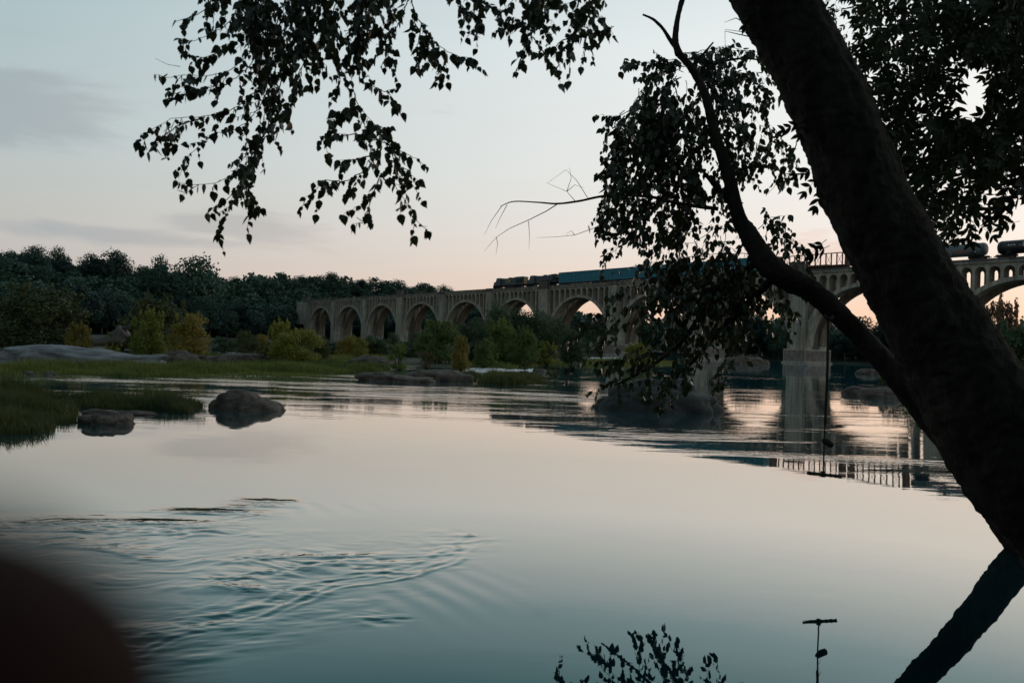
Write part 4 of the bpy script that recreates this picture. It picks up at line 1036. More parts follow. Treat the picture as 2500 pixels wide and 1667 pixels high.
class Foliage:
    def __init__(s, seed): s.L = []; s.T = []; s.g = np.random.default_rng(seed); s.r = random.Random(seed)
    def leaf(s, p, d, n, size): s.L.append((np.asarray(p, float), np.asarray(d, float), np.asarray(n, float), size))
    def twig(s, pts, r0, r1): s.T.append(([tuple(p) for p in pts], r0, r1))
    def hang_leaf(s, p, out, size):
        g = s.g; d = np.array([0, 0, -1.0])*g.uniform(.5, 1.2) + out*g.uniform(.1, .8) + .28*g.normal(size=3)
        nrm = np.cross(d, g.normal(size=3)); nrm = nrm*.6 + np.array([0, -.5, .35])
        s.leaf(p, d, nrm, size*g.uniform(.5, 1.3))
    def strand(s, pts, size, space, side, seg=.05, r0=.006, bare=0.0, side_p=.6):
        """a stem through 3-D points with side twigs that carry hanging leaves"""
        g = s.g; P = [np.asarray(p, float) for p in pts]; Q = []
        for a, b, c, d in zip([P[0]]+P[:-2], P[:-1], P[1:], P[2:]+[P[-1]]):
            L = max(2, int(np.linalg.norm(c-b)/seg))
            for i in range(L):
                u = i/L; Q.append(.5*((2*b)+(c-a)*u+(2*a-5*b+4*c-d)*u*u+(3*b-a-3*c+d)*u**3))
        Q.append(P[-1]); Q = [q + g.normal(size=3)*seg*.12 for q in Q]
        s.twig(Q, r0, .0015)
        n = len(Q); acc = 0
        for i in range(1, n):
            dv = Q[i]-Q[i-1]; acc += np.linalg.norm(dv)
            if i/n < bare: continue
            if acc > space:
                acc = 0; dv = dv/(np.linalg.norm(dv)+1e-9)
                lat = np.cross(dv, g.normal(size=3)); lat /= np.linalg.norm(lat)+1e-9
                s.hang_leaf(Q[i]+lat*size*.15, lat, size)
                if g.uniform() < side_p:
                    ln = side*g.uniform(.35, 1.15)*(1.15-.7*i/n); k = max(2, int(ln/(size*.42)))
                    e = Q[i] + (lat*.75 + dv*.55 + np.array([0, 0, -.35]))*ln; tw = [Q[i]]
                    for j in range(1, k+1):
                        q = Q[i]*(1-j/k)+e*(j/k) + np.array([0, 0, -.12*ln*(j/k)**2]) + g.normal(size=3)*size*.06; tw.append(q)
                        l2 = np.cross(dv, lat)*(1 if j % 2 else -1)
                        s.hang_leaf(q, l2*.6 + dv*.3, size)
                    s.hang_leaf(tw[-1], lat, size); s.twig(tw, .0025, .001)
    def build(s, root, kind, matn, twigmat, single=300):
        L = s.L; sc = []
        for p, d, n, z in L:
            x, y = proj(p); inside = -20 < x < 2520 and -20 < y < 1680
            sc.append((z/max(.5, p[1]) if inside else 0))
        order = np.argsort(-np.array(sc)); me = leaf_mesh(kind, matn)
        def frame(p, d, n, z):
            a = d/np.linalg.norm(d); b = np.cross(n, a); b /= np.linalg.norm(b)+1e-9; c = np.cross(a, b); return a, b, c
        if single:                                   # spread the single leaves evenly over the leaves in view
            inview = [i for i in order if sc[i] > 0]; pick = inview[:single]
        else: pick = []
        ps = set(pick)
        for i in pick:
            p, d, n, z = L[i]; a, b, c = frame(p, d, n, z); o = bpy.data.objects.new('leaf', me); COL.objects.link(o); o.parent = root
            o.matrix_world = Matrix(((a[0]*z, b[0]*z, c[0]*z, p[0]), (a[1]*z, b[1]*z, c[1]*z, p[1]), (a[2]*z, b[2]*z, c[2]*z, p[2]), (0, 0, 0, 1)))
        rest = [i for i in range(len(L)) if i not in ps]
        if rest:
            TV, TF = TPL[kind]; nv = len(TV); V = []; FF = []
            for q, i in enumerate(rest):
                p, d, n, z = L[i]; a, b, c = frame(p, d, n, z)
                V.append(p + z*(TV[:, :1]*a + TV[:, 1:2]*b + TV[:, 2:]*c)); FF += [tuple(j+q*nv for j in f) for f in TF]
            me2 = bpy.data.meshes.new('leaves'); me2.from_pydata(np.concatenate(V).tolist(), [], FF)
            for p_ in me2.polygons: p_.use_smooth = True
            o = link('leaves', me2, M[matn], root); o['kind'] = 'stuff'
        if s.T:
            m = MB()
            for pts, r0, r1 in s.T:
                k = len(pts); m.tube(pts, [r0+(r1-r0)*i/max(1, k-1) for i in range(k)], 5, caps=False)
            o = m.build('twigs', M[twigmat], root, True); o['kind'] = 'stuff'
        print(root.name, 'leaves', len(L), 'twigs', len(s.T))

def px_path(pts, d0, d1=None, jit=0.0, g=None):
    d1 = d0 if d1 is None else d1; n = len(pts)
    off = g.uniform(-jit, jit) if jit else 0
    return [at(x, y, d0+(d1-d0)*i/max(1, n-1)+off) for i, (x, y) in enumerate(pts)]

# ------------------------------------------------------------------ overhanging branch, upper left
OVER = empty('overhanging_branch', (0, 0, 0)); tag(OVER, 'leafy dark branch hanging into the sky from the upper left edge', 'branch')
fo = Foliage(11)
STEMS = [
 [(560,-60),(520,10),(470,40),(425,55)], [(600,-60),(570,40),(520,80),(470,100),(440,115)], [(640,-60),(610,60),(570,110),(500,140),(435,130)],
 [(660,-40),(640,80),(600,140),(540,180),(450,185),(405,190)], [(660,0),(630,130),(560,200),(480,220),(420,240)],
 [(680,40),(650,180),(580,260),(500,285),(430,290),(345,330)], [(500,285),(430,310),(390,345),(365,372)], [(700,60),(660,210),(600,300),(520,330),(455,390),(440,430)],
 [(720,80),(670,250),(640,340),(600,380),(560,430),(500,450),(430,445)], [(650,330),(620,380),(590,430),(565,480),(530,500),(498,528)],
 [(640,370),(600,430),(570,490),(545,540),(535,570)], [(640,380),(612,420),(602,470),(615,515)], [(780,-60),(740,80),(700,170),(660,230),(640,320)],
 [(800,-40),(760,100),(730,180),(715,250),(690,285),(668,300)], [(760,-60),(700,60),(660,120),(640,200)], [(840,-40),(800,60),(770,140),(750,185)],
 [(785,-60),(795,30),(803,90),(815,130),(835,175),(860,215),(880,270),(900,340),(912,400),(928,432),(955,445),(978,475),(1000,510),(1020,540),(1042,555)],
 [(880,260),(850,270),(825,290),(795,290)], [(890,330),(850,330),(805,338),(780,335)], [(912,400),(870,430),(820,450),(780,455),(758,485)], [(835,445),(800,440),(778,443)],
 [(928,432),(912,470),(895,515),(890,545)], [(905,380),(870,390),(848,392)], [(895,340),(940,350),(985,372),(1022,390)], [(880,200),(910,210),(940,225),(952,228)],
 [(900,300),(930,310),(935,320)], [(880,-60),(870,40),(870,100),(880,140)], [(920,-60),(905,50),(910,75)], [(1000,-60),(990,20),(960,80),(940,105),(918,110)],
 [(1000,-40),(1010,30),(1030,60),(1050,90),(1080,120),(1125,140),(1148,162)], [(1030,60),(1020,105),(1010,135)], [(1050,90),(1062,125),(1070,145)], [(960,80),(948,130),(942,150)],
 [(1110,-30),(1150,0),(1180,15),(1235,28)], [(1320,-40),(1310,20),(1300,70),(1290,110),(1262,148)], [(1300,60),(1260,60),(1232,78)], [(1310,50),(1330,70),(1348,88)],
 [(1300,90),(1325,125),(1333,155)], [(1420,-40),(1410,30),(1400,80),(1390,130),(1377,155)], [(1420,20),(1450,40),(1468,40)], [(1410,60),(1450,75),(1476,80)],
 [(1390,90),(1362,110),(1352,142)], [(1180,-20),(1170,30),(1166,68)], [(1110,-20),(1120,20),(1133,38)], [(1350,-40),(1345,10),(1340,28)], [(1250,-50),(1270,0),(1290,30)], [(1460,-50),(1440,0),(1425,30)],
 [(940,330),(965,400),(975,440)], [(945,440),(985,430),(1000,440)]]
for st in STEMS:
    dd = fo.g.uniform(4.9, 5.7); fo.strand(px_path(st, dd+.25, dd), .061, .038, .22, .03, .0050, side_p=.66)
for i in range(17):
    x = fo.r.uniform(600, 900); y1 = fo.r.uniform(60, 190) - abs(x-760)*.2
    dd = fo.g.uniform(4.9, 5.9); fo.strand(px_path([(x+fo.r.uniform(-30, 30), -70), (x, 0), (x-fo.r.uniform(5, 35), y1)], dd+.2, dd), .061, .040, .23, .03, .0045, side_p=.7)
for i in range(9):
    x = fo.r.choice([fo.r.uniform(940, 1040), fo.r.uniform(1280, 1440), fo.r.uniform(480, 620)]); dd = fo.g.uniform(4.9, 5.9)
    fo.strand(px_path([(x, -70), (x+fo.r.uniform(-20, 20), fo.r.uniform(10, 50))], dd+.2, dd), .067, .045, .18, .03, .004, side_p=.6)
fo.twig(px_path([(440, 163), (410, 158), (378, 143)], 5.2), .002, .001)
# the bough that carries it comes from a tree standing behind the camera on the left
b = MB(); b.tube([(-7.5, -5.0, .2), (-6.8, -4.4, 4.0), (-5.6, -2.5, 6.8), (-3.6, 1.5, 6.6), tuple(at(700, -330, 5.3)), tuple(at(1000, -260, 5.5)), tuple(at(1420, -160, 5.6))], [.30, .24, .17, .10, .06, .045, .02], 10)
b.build('bough', M['bark'], OVER, True)
for x in (560, 640, 780, 880, 1000, 1110, 1180, 1320, 1420):
    e = at(x, -55, 5.4); q = at(min(1400, max(700, x)), -260, 5.45); fo.twig([q, (q+e)/2+np.array([0, 0, .05]), e], .012, .005)
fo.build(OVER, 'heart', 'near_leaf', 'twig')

# ------------------------------------------------------------------ leaning tree with its vine-hung limb
D2S = 2500/2352.0
LEAN = empty('leaning_tree', (5.9, 6.3, 0)); tag(LEAN, 'thick dark leaning trunk crossing the right side of the picture', 'tree')
BENT = empty('bent_tree', tuple(at(2594, 1400, 10.1)*np.array([1, 1, 0]))); tag(BENT, 'slimmer bent tree rising from the water behind the trunk, with a limb over the river', 'tree')
def densify(pts, k=6):
    P = [np.asarray(p, float) for p in pts]; Q = []
    for a, b, c, d in zip([P[0]]+P[:-2], P[:-1], P[1:], P[2:]+[P[-1]]):
        for i in range(k):
            u = i/k; Q.append(.5*((2*b)+(c-a)*u+(2*a-5*b+4*c-d)*u*u+(3*b-a-3*c+d)*u**3))
    Q.append(P[-1]); return Q
def bark_limb(name, pr, depth, n, parent, amp=.07, k=8, mat='bark', tail=()):
    """pr: (display x, display y, radius in display px) points; depth: metres along the view axis"""
    n_ = len(pr); P = []
    for i, (x, y, r) in enumerate(pr):
        D = depth[0]+(depth[1]-depth[0])*i/(n_-1); p = at(x*D2S, y*D2S, D); P.append(np.append(p, r*D2S*D/FPX))
    P += [np.array(q, float) for q in tail]
    Q = densify(P, k); off = Vector((parent.location if parent else (0, 0, 0)))
    def wob(i, kk, p):
        q = Vector(p); an = 2*math.pi*kk/n
        ridge = abs(mnoise.noise(Vector((math.cos(an)*4.0, math.sin(an)*4.0, i*.05+q.z*.5))))
        return 1 + amp*(1.3*ridge - .3) + amp*.7*mnoise.noise(q*3.0) + amp*.7*mnoise.noise(q*9.0) + amp*.9*mnoise.noise(q*24.0) + amp*.5*mnoise.noise(q*48.0)
    m = MB(); m.tube([Vector(q[:3])-off for q in Q], [q[3] for q in Q], n, wob=wob); return m.build(name, M[mat], parent, True)
TRUNK = [(1560,-420,78),(1660,-210,82),(1777,0,82),(1830,95,83),(1882,190,84),(1930,300,88),(1972,410,90),(2022,520,93),(2075,620,96),(2132,730,102),(2188,820,108),(2250,930,118),(2324,1051,127),(2440,1178,135),(2530,1285,150),(2620,1390,185),(2700,1480,240)]
trunk = bark_limb('trunk', TRUNK, (6.9, 6.3), 72, LEAN, .065, 16, tail=[(5.75, 6.3, -.25, .60), (6.0, 6.3, -.9, .75)])
LIMB = [(2460,1430,42),(2400,1330,40),(2342,1240,38),(2285,1155,36),(2225,1068,34),(2160,985,31),(2085,895,28),(2014,813,25),(1940,735,24),(1863,668,25),(1813,642,27),(1765,608,27),(1735,565,24),(1715,530,20),(1697,500,17),(1673,403,14),(1650,330,11.5),(1636,280,10.5),(1618,215,9.5),(1590,160,8.5),(1558,122,8)]
limb = bark_limb('limb', LIMB, (10.1, 10.5), 32, BENT, .10, 12)
bark_limb('dead_top', [(1560,126,9),(1551,95,7.5),(1556,45,6.5),(1570,-15,6),(1580,-70,5)], (10.5, 10.5), 12, BENT, .14)
bark_limb('dead_twig', [(1556,116,5),(1543,98,4.5),(1522,66,4),(1500,45,3.2),(1476,34,2.2)], (10.5, 10.5), 10, BENT, .14)
bark_limb('side_branch', [(1700,500,8),(1680,468,7),(1648,432,7),(1620,400,4)], (10.4, 10.9), 12, BENT, .1)
bark_limb('side_branch', [(1775,615,10),(1740,605,8),(1690,640,7),(1630,700,7),(1560,790,5),(1480,850,3.5),(1400,890,2)], (10.3, 11.4), 10, BENT, .1)
bark_limb('side_branch', [(1785,632,10),(1735,680,7),(1670,740,5.5),(1600,820,5),(1520,900,3)], (10.3, 11.2), 10, BENT, .1)
bark_limb('side_branch', [(1605,190,4.5),(1640,150,3.5),(1700,135,2.5),(1760,140,1.5)], (10.5, 10.8), 10, BENT, .1)
bark_limb('twig_stub', [(1590,150,3.5),(1615,125,3),(1638,98,2)], (10.5, 10.5), 8, BENT, .1)
bark_limb('side_branch', [(1650,480,5),(1560,468,4),(1490,452,3.4),(1395,450,3),(1330,462,2.6),(1280,468,2.2),(1235,465,1.6),(1180,463,1.3),(1150,474,.9)], (10.5, 11.2), 8, BENT, .08)
vf = Foliage(12)
def tw(pts, D=11.1, r0=.005, r1=.0015): vf.twig([at(x*D2S, y*D2S, D) for x, y in pts], r0, r1)
tw([(1280,469),(1255,485),(1215,505),(1170,525),(1140,545),(1112,577)], r0=.008); tw([(1152,474),(1130,505),(1112,540)]); tw([(1165,470),(1150,498),(1138,525)])
tw([(1322,463),(1302,440),(1255,420)]); tw([(1350,455),(1325,415),(1300,390),(1258,420)]); tw([(1302,440),(1312,410),(1308,385)]); tw([(1302,440),(1320,425),(1342,432)]); tw([(1214,508),(1216,540),(1215,572)]); tw([(1140,545),(1143,560),(1139,585)])
tw([(1400,505),(1370,522),(1320,540),(1280,544),(1232,546)], r0=.006); tw([(1320,540),(1312,530),(1300,538)])
TD = 6.85
tw([(1755,90),(1715,75),(1665,68)], 6.7, .006); tw([(1755,92),(1700,80),(1665,72),(1666,108)], 6.7, .006); tw([(1730,60),(1690,42),(1664,52)], 6.7, .006); tw([(1728,58),(1728,92)], 6.7)
tw([(1838,205),(1815,210),(1795,220)], 6.7, .008); tw([(1860,400),(1820,400),(1795,398)], 6.7, .010); tw([(1830,330),(1812,380),(1795,400),(1778,430),(1758,452)], 10.3, .007)
VINES = [
 [(1660,130),(1740,130),(1830,125),(1890,150),(1905,190)], [(1660,140),(1740,150),(1800,180),(1850,210),(1885,245)], [(1690,180),(1760,220),(1800,250),(1865,270)], [(1650,150),(1590,155),(1535,163)],
 [(1660,170),(1610,190),(1570,230),(1540,300),(1520,370),(1510,440),(1490,500),(1475,560)], [(1660,190),(1610,230),(1580,300),(1560,380),(1550,450),(1540,520),(1530,570)],
 [(1650,270),(1620,320),(1600,400),(1590,480),(1570,560)], [(1680,260),(1650,340),(1640,420),(1630,500),(1620,570)], [(1700,260),(1690,340),(1680,420),(1670,480),(1660,560)],
 [(1720,300),(1710,380),(1700,460)], [(1720,200),(1770,255),(1800,300),(1825,335),(1815,400),(1790,465)], [(1760,290),(1785,340),(1795,400),(1808,425)], [(1700,160),(1760,180),(1830,180),(1880,200)],
 [(1865,270),(1880,320),(1898,350),(1915,395),(1890,445)], [(1860,330),(1845,380),(1840,412)], [(1525,270),(1502,300),(1505,350),(1498,400)], [(1495,405),(1480,440),(1487,470)], [(1475,495),(1465,540),(1478,580)],
 [(1500,300),(1515,380),(1500,450)], [(1610,200),(1590,260),(1575,340)], [(1640,300),(1615,360),(1612,440)], [(1740,420),(1760,470),(1770,520)], [(1700,470),(1690,520),(1660,560)], [(1660,380),(1600,360),(1550,380)], [(1670,420),(1590,430),(1530,460)], [(1690,460),(1610,490),(1540,510),(1490,540)],
 [(1850,580),(1780,560),(1700,560),(1620,570),(1560,580),(1510,605),(1475,640)], [(1830,620),(1750,620),(1670,630),(1600,640),(1545,650),(1500,665)],
 [(1850,650),(1770,660),(1700,680),(1640,720),(1580,740),(1500,770),(1430,810),(1375,848)], [(1840,670),(1760,700),(1690,740),(1620,790),(1560,850),(1490,880),(1425,885),(1392,905)],
 [(1800,680),(1720,740),(1660,800),(1600,860),(1540,900),(1480,935),(1442,958)], [(1830,690),(1770,760),(1720,830),(1670,900),(1625,960),(1602,1005)],
 [(1780,700),(1740,780),(1710,860),(1690,920),(1652,968)], [(1850,690),(1810,760),(1785,830),(1765,900),(1742,945)], [(1870,680),(1850,740),(1825,800),(1792,880),(1772,935)],
 [(1880,670),(1885,720),(1902,760),(1918,790),(1924,825)], [(1890,660),(1905,700),(1932,775)], [(1880,560),(1915,570),(1945,605),(1972,650)], [(1850,560),(1885,530),(1915,545)], [(1870,545),(1900,560),(1925,590)],
 [(1700,560),(1640,590),(1570,610)], [(1700,640),(1620,680),(1540,700),(1480,720)], [(1720,660),(1640,700),(1580,760),(1520,800)], [(1760,640),(1700,700),(1650,760),(1620,830)], [(1800,640),(1760,690),(1730,760)],
 [(1840,640),(1820,700),(1800,760),(1805,800)], [(1560,740),(1500,790),(1470,840)], [(1500,770),(1450,770),(1425,790)], [(1560,850),(1520,880),(1470,905)], [(1600,860),(1580,920),(1560,960)], [(1650,850),(1640,910),(1625,940)], [(1700,780),(1690,840),(1680,890)], [(1740,560),(1700,590),(1650,600)], [(1780,590),(1720,600),(1690,650)]]
VJ = [[(x+vf.r.uniform(-24, 24), y+vf.r.uniform(-16, 16)) for x, y in st] for st in VINES if st[0][1] < 520] + [[(x+vf.r.uniform(-22, 10), y+vf.r.uniform(-14, 14)) for x, y in st] for st in VINES[3:12]]
for st in VINES + VJ:
    dd = vf.g.uniform(-.5, .6); low = st[0][1] > 540
    n = len(st); P = [at(x, y, 10.75 + dd*min(1, i/2) + (.35 if low else .1)*i/n) for i, (x, y) in enumerate(st)]
    vf.strand(P, .100, .060, .36, .05, .006, side_p=.80)
for i in range(52):                                     # fill the heart of the vine mass
    if i < 18: x, y = vf.r.uniform(1560, 1740), vf.r.uniform(150, 420); e = (x+vf.r.uniform(-50, 20), y+vf.r.uniform(50, 120))
    else: x, y = vf.r.uniform(1600, 1860), vf.r.uniform(560, 690); e = (x+vf.r.uniform(-60, 10), y+vf.r.uniform(40, 110))
    dd = vf.g.uniform(10.3, 11.3); vf.strand([at(x, y, dd), at((x+e[0])/2+8, (y+e[1])/2, dd+.05), at(*e, dd+.1)], .108, .06, .36, .05, .005, side_p=.9)
L0 = vf.L; T0 = vf.T
bpy.context.view_layer.update()
VINE = empty('hanging_vine', (0, 0, 0)); tag(VINE, 'curtain of vine leaves draped over the limb of the bent tree', 'vine')
vf.T = T0
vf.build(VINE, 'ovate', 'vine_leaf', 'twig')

# ------------------------------------------------------------------ canopy at the upper right
CAN = empty('canopy_tree', (11.5, 9.0, .6)); tag(CAN, 'dense dark compound-leaved tree filling the upper right behind the trunk', 'tree')
cf = Foliage(13)
CPOLY = [(1990,-60),(2012,40),(2004,70),(2030,130),(2062,200),(2100,310),(2150,420),(2205,465),(2255,475),(2262,510),(2295,548),(2345,548),(2390,535),(2425,470),(2476,480),(2560,505),(2560,-60)]
HOLES = [[(2330,118),(2405,120),(2425,186),(2470,212),(2419,257),(2344,278),(2312,236),(2372,206)], [(2235,190),(2262,186),(2270,205),(2240,212)], [(2160,315),(2185,310),(2190,335),(2165,340)], [(2285,425),(2330,400),(2325,440),(2290,450)]]
def inpoly(x, y, P): return poly_sd(np.array([x]), np.array([y]), P)[0]
def spray(c, ax, n, size, g):
    ax = ax/np.linalg.norm(ax); side = np.cross(ax, np.array([0, 1.0, .2])+.5*g.normal(size=3)); side /= np.linalg.norm(side)
    L = size*.55*n/2; pts = [c+ax*L*(i/(n//2))+np.array([0, 0, -.18*L*(i/(n//2))**2]) for i in range(n//2+1)]
    cf.twig(pts, .003, .0012); nn = np.cross(ax, side)
    for i in range(1, n//2+1):
        for sg in (-1, 1): cf.leaf(pts[i], side*sg*.8+ax*.55+np.array([0, 0, -.35])+.15*g.normal(size=3), nn+.35*g.normal(size=3), size*g.uniform(.75, 1.15))
    cf.leaf(pts[-1], ax+np.array([0, 0, -.3]), nn+.3*g.normal(size=3), size)
cnt = 0; g = cf.g
while cnt < 880:
    x, y = cf.r.uniform(1980, 2560), cf.r.uniform(-60, 600)
    sdd = inpoly(x, y, CPOLY)
    if sdd < 6 or any(inpoly(x, y, h) > -14 for h in HOLES): continue
    small = x < 2120 and y < 280
    dens = .55 if small else (.8 if y < 330 and x < 2330 else 1.0)
    if sdd < 40: dens *= .55
    if cf.r.random() > dens: continue
    D = cf.r.uniform(10.9, 13.5) if small else cf.r.uniform(8.0, 11.8)
    if x < 2230 and D < 11 and y > 300: D = cf.r.uniform(10.9, 12.5)
    ax = np.array([cf.r.uniform(-1, .5), cf.r.uniform(-.5, .5), cf.r.uniform(-.9, .25)])
    spray(at(x, y, D), ax, 6 if small else 8, (.085 if small else .125)*cf.r.uniform(.8, 1.15), g); cnt += 1
cnt = 0
while cnt < 330:                                        # the crown goes on above and to the right of the frame
    x, y = cf.r.uniform(2050, 3050), cf.r.uniform(-520, 470)
    if (x < 2545 and y > -75) or (x-2500)**2/560**2 + (y-20)**2/560**2 > 1: continue
    spray(at(x, y, cf.r.uniform(8.6, 12.5)), np.array([cf.r.uniform(-1, .8), cf.r.uniform(-.5, .5), cf.r.uniform(-.8, .3)]), 8, .13*cf.r.uniform(.8, 1.15), g); cnt += 1
for (x, y), ax in [((2385,535),(-.4,0,-1)), ((2362,540),(.3,0,-1)), ((2385,545),(.7,0,-.4)), ((2320,540),(-.3,0,-1)), ((2478,500),(-.5,0,-.9)), ((2490,540),(-1,0,-.2)), ((2000,430),(-.7,0,-.7)), ((2010,455),(-.4,0,-1)), ((1990,410),(-1,0,-.3)), ((1978,282),(-.5,0,-.9)), ((2018,585),(-.8,0,-.6)), ((2025,600),(-.9,0,-.4)), ((1870,10),(-.9,0,-.7)), ((1838,12),(-.4,0,-1)), ((1960,300),(-.8,0,-.2))]:
    spray(at(x, y, 9.6 if x > 2200 else 6.6), np.array(ax, float), 6, .13 if x > 2200 else .09, g)
bg_ = MB()
for pts, r in [([(11.5, 9.0, -.2), (11.2, 9.2, 3), (10.4, 9.8, 6), (9.2, 10.4, 8.2), (7.6, 10.8, 9.5)], [.34, .28, .22, .15, .08]),
               ([(10.4, 9.8, 6)] + [tuple(at(x, y, 10.2)) for x, y in [(2520, 30), (2430, 75), (2340, 115), (2270, 150)]], [.12, .07, .05, .03, .012]),
               ([(11.2, 9.2, 3)] + [tuple(at(x, y, 9.8)) for x, y in [(2560, 300), (2440, 340), (2330, 390), (2260, 440)]], [.14, .08, .06, .035, .012]),
               ([(10.9, 9.5, 4.4)] + [tuple(at(x, y, 10.4)) for x, y in [(2540, 180), (2400, 300), (2280, 300), (2180, 330), (2130, 360)]], [.12, .07, .05, .04, .025, .01]),
               ([(10.4, 9.8, 6)] + [tuple(at(x, y, 11.5)) for x, y in [(2300, -40), (2200, 60), (2100, 110), (2060, 160)]], [.12, .07, .04, .025, .01])]:
    q = MB(); q.tube([Vector(p)-Vector(CAN.location) for p in densify(pts, 5)], [r_[0] for r_ in densify([[a] for a in r], 5)], 9); q.build('branch', M['bark'], CAN, True)
bpy.context.view_layer.update()
cf.T = [([tuple(np.array(p)-np.array(CAN.location)) for p in pts], a, b_) for pts, a, b_ in cf.T]
_L = cf.L; CANL = np.array(CAN.location)
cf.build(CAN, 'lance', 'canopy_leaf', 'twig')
for ch in CAN.children:
    if ch.name.startswith('leaves'): ch.location = -Vector(CAN.location)

# ------------------------------------------------------------------ rope swing
SWD = 9.9
sw = empty('rope_swing', tuple(at(2012, 1158, SWD))); SO = Vector(sw.location); tag(sw, 'old rope swing with a wooden stick seat hanging from the limb', 'swing')
rp = [at(2022, 782, 10.0), at(2021, 860, SWD), at(2018, 950, SWD), at(2014, 1040, SWD), at(2012, 1078, SWD), at(2011, 1120, SWD), at(2010, 1158, SWD)]
wr = random.Random(4)
m = MB(); Q = densify(rp, 12); m.tube([Vector(q)-SO+Vector((wr.uniform(-.002, .002), 0, 0)) for q in Q], [.017 if q[2] > rp[3][2] else .010 for q in Q], 8); m.build('rope', M['rope'], sw, True)
m = MB()
for i in range(26):
    q = Q[wr.randrange(20, 46)]; e = np.array(q)+np.array([wr.uniform(-.01, .05), wr.uniform(-.02, .02), wr.uniform(-.08, .02)]); m.tube([Vector(q)-SO, Vector(e)-SO], [.003, .001], 4)
o = m.build('frayed_fibres', M['rope'], sw); o['kind'] = 'stuff'
k0, k1 = at(2012, 1075, SWD), at(2032, 1087, SWD)
m = MB(); m.tube([Vector(k0)-SO-Vector((.03, 0, -.01)), Vector(k0)-SO, Vector(k0*.5+k1*.5)-SO, Vector(k1)-SO, Vector(k1)-SO+Vector((.012, 0, -.004))], [.012, .038, .042, .034, .012], 10); m.build('knot', M['rope'], sw, True)
s0, s1 = at(1971, 1154, SWD), at(2053, 1163, SWD)
m = MB(); m.tube([Vector(s0*(1-u)+s1*u)-SO for u in np.linspace(0, 1, 14)], [.021+.003*math.sin(u*3) for u in range(14)], 10, wob=lambda i, k, p: 1+.1*mnoise.noise(p*20)); m.build('seat', M['wood'], sw, True)
m = MB(); m.tube([Vector(at(2009.5, 1150, SWD))-SO, Vector(at(2009.5, 1164, SWD))-SO], .028, 10); m.build('rope_wrap', M['rope'], sw, True)
k0 = Vector(at(2021, 776, 10.02))-SO
m = MB(); m.tube([k0+Vector((-.05, 0, .03)), k0+Vector((-.02, -.03, -.01)), k0+Vector((.02, -.03, -.02)), k0+Vector((.06, 0, .02))], .022, 8); m.build('limb_knot', M['rope'], sw, True)

# ------------------------------------------------------------------ unseen wood behind the viewpoint, added to shade the foreground
_g = random.Random(77); items = []
for i in range(46):
    x, y = _g.uniform(-34, 34), _g.uniform(-26, -5)
    if abs(x) < 3 and y > -8: continue
    items.append((x, y, near_z(np.array([x]), np.array([y]))[0], i, _g.uniform(.8, 1.15), 0, 0, 0))
wood_mass(items, 'unseen wood on the near bank behind the viewpoint, added to shade the foreground')
wood_mass([(x, y, near_z(np.array([x]), np.array([y]))[0]-.5, i, sc, 0, 0, 0) for i, (x, y, sc) in enumerate([(10.2, 9.5, .16), (12.0, 12.5, .2), (14.5, 15.5, .2), (9.6, 6.5, .14), (13, 8, .22), (18, 19, .25), (24, 27, .28), (30, 36, .3), (17, 12, .3)])], 'low undergrowth on the right bank outside the picture')

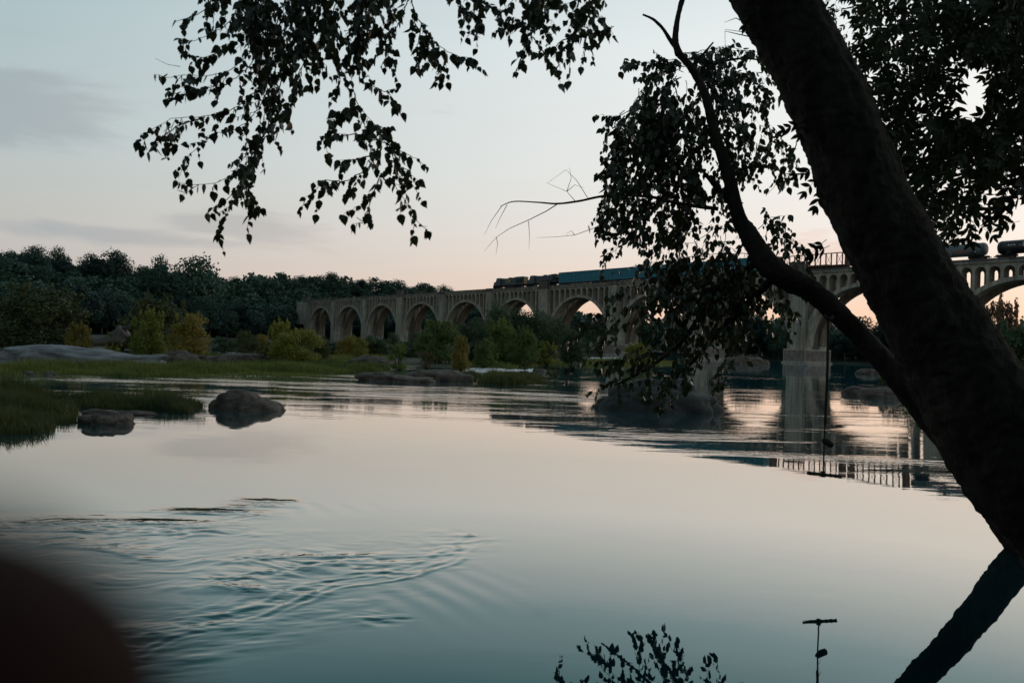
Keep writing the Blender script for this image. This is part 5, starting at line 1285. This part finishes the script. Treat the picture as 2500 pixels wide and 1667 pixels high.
# ------------------------------------------------------------------ hand close to the lens
def build_hand():
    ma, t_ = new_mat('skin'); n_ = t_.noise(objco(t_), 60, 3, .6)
    col_ = t_.mix(n_, (.020, .008, .006), (.028, .012, .009)); finish(t_, pbr(t_, col_, .7, n_, .3, .0006, spec=.08)); M['skin'] = ma  # backlit shade is put into this near-black skin colour
    J = {'forearm': (-.205, -.330, -.120, .042), 'wrist': (-.150, -.165, .000, .030), 'palm': (-.125, -.105, .025, .034), 'kn': (-.118, -.062, .040, .026),
         't0': (-.102, -.098, .040, .024), 't1': (-.075, -.059, .056, .022), 't2': (-.0475, -.0335, .066, .0200), 't3': (-.0350, -.0185, .0705, .0165),
         'i0': (-.108, -.040, .052, .0115), 'i1': (-.092, -.008, .062, .0100), 'i2': (-.084, .016, .056, .0090), 'i3': (-.080, .032, .046, .0078),
         'm0': (-.120, -.036, .045, .0115), 'm1': (-.108, .000, .058, .0102), 'm2': (-.098, .028, .052, .0092), 'm3': (-.092, .044, .040, .0080),
         'r0': (-.132, -.040, .036, .0110), 'r1': (-.124, -.006, .050, .0098), 'r2': (-.114, .020, .046, .0088), 'r3': (-.106, .034, .034, .0076),
         'l0': (-.142, -.052, .026, .0100), 'l1': (-.138, -.022, .038, .0086), 'l2': (-.130, -.002, .036, .0076), 'l3': (-.122, .010, .027, .0066)}
    E_ = [('forearm', 'wrist'), ('wrist', 'palm'), ('palm', 'kn'), ('palm', 't0'), ('t0', 't1'), ('t1', 't2'), ('t2', 't3')]
    for c in 'imrl': E_ += [('kn', c+'0'), (c+'0', c+'1'), (c+'1', c+'2'), (c+'2', c+'3')]
    names = list(J); me = bpy.data.meshes.new('hand_skeleton')
    K_ = .86
    def w(p): return tuple(CAM + (RT*p[0] + UP*p[1] + F*p[2])*K_)
    me.from_pydata([w(J[k]) for k in names], [(names.index(a), names.index(b)) for a, b in E_], [])
    o = bpy.data.objects.new('hand_tmp', me); COL.objects.link(o)
    sk = o.modifiers.new('skin', 'SKIN'); ss = o.modifiers.new('sub', 'SUBSURF'); ss.levels = 2; ss.render_levels = 2
    for i, k in enumerate(names):
        v = me.skin_vertices[0].data[i]; v.radius = (J[k][3]*K_, J[k][3]*K_); v.use_root = k == 'wrist'
    bpy.context.view_layer.update()
    m2 = bpy.data.meshes.new_from_object(o.evaluated_get(bpy.context.evaluated_depsgraph_get())); bpy.data.objects.remove(o)
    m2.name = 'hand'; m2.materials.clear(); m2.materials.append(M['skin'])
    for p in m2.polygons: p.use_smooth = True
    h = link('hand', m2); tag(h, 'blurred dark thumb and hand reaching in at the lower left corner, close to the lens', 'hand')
build_hand()
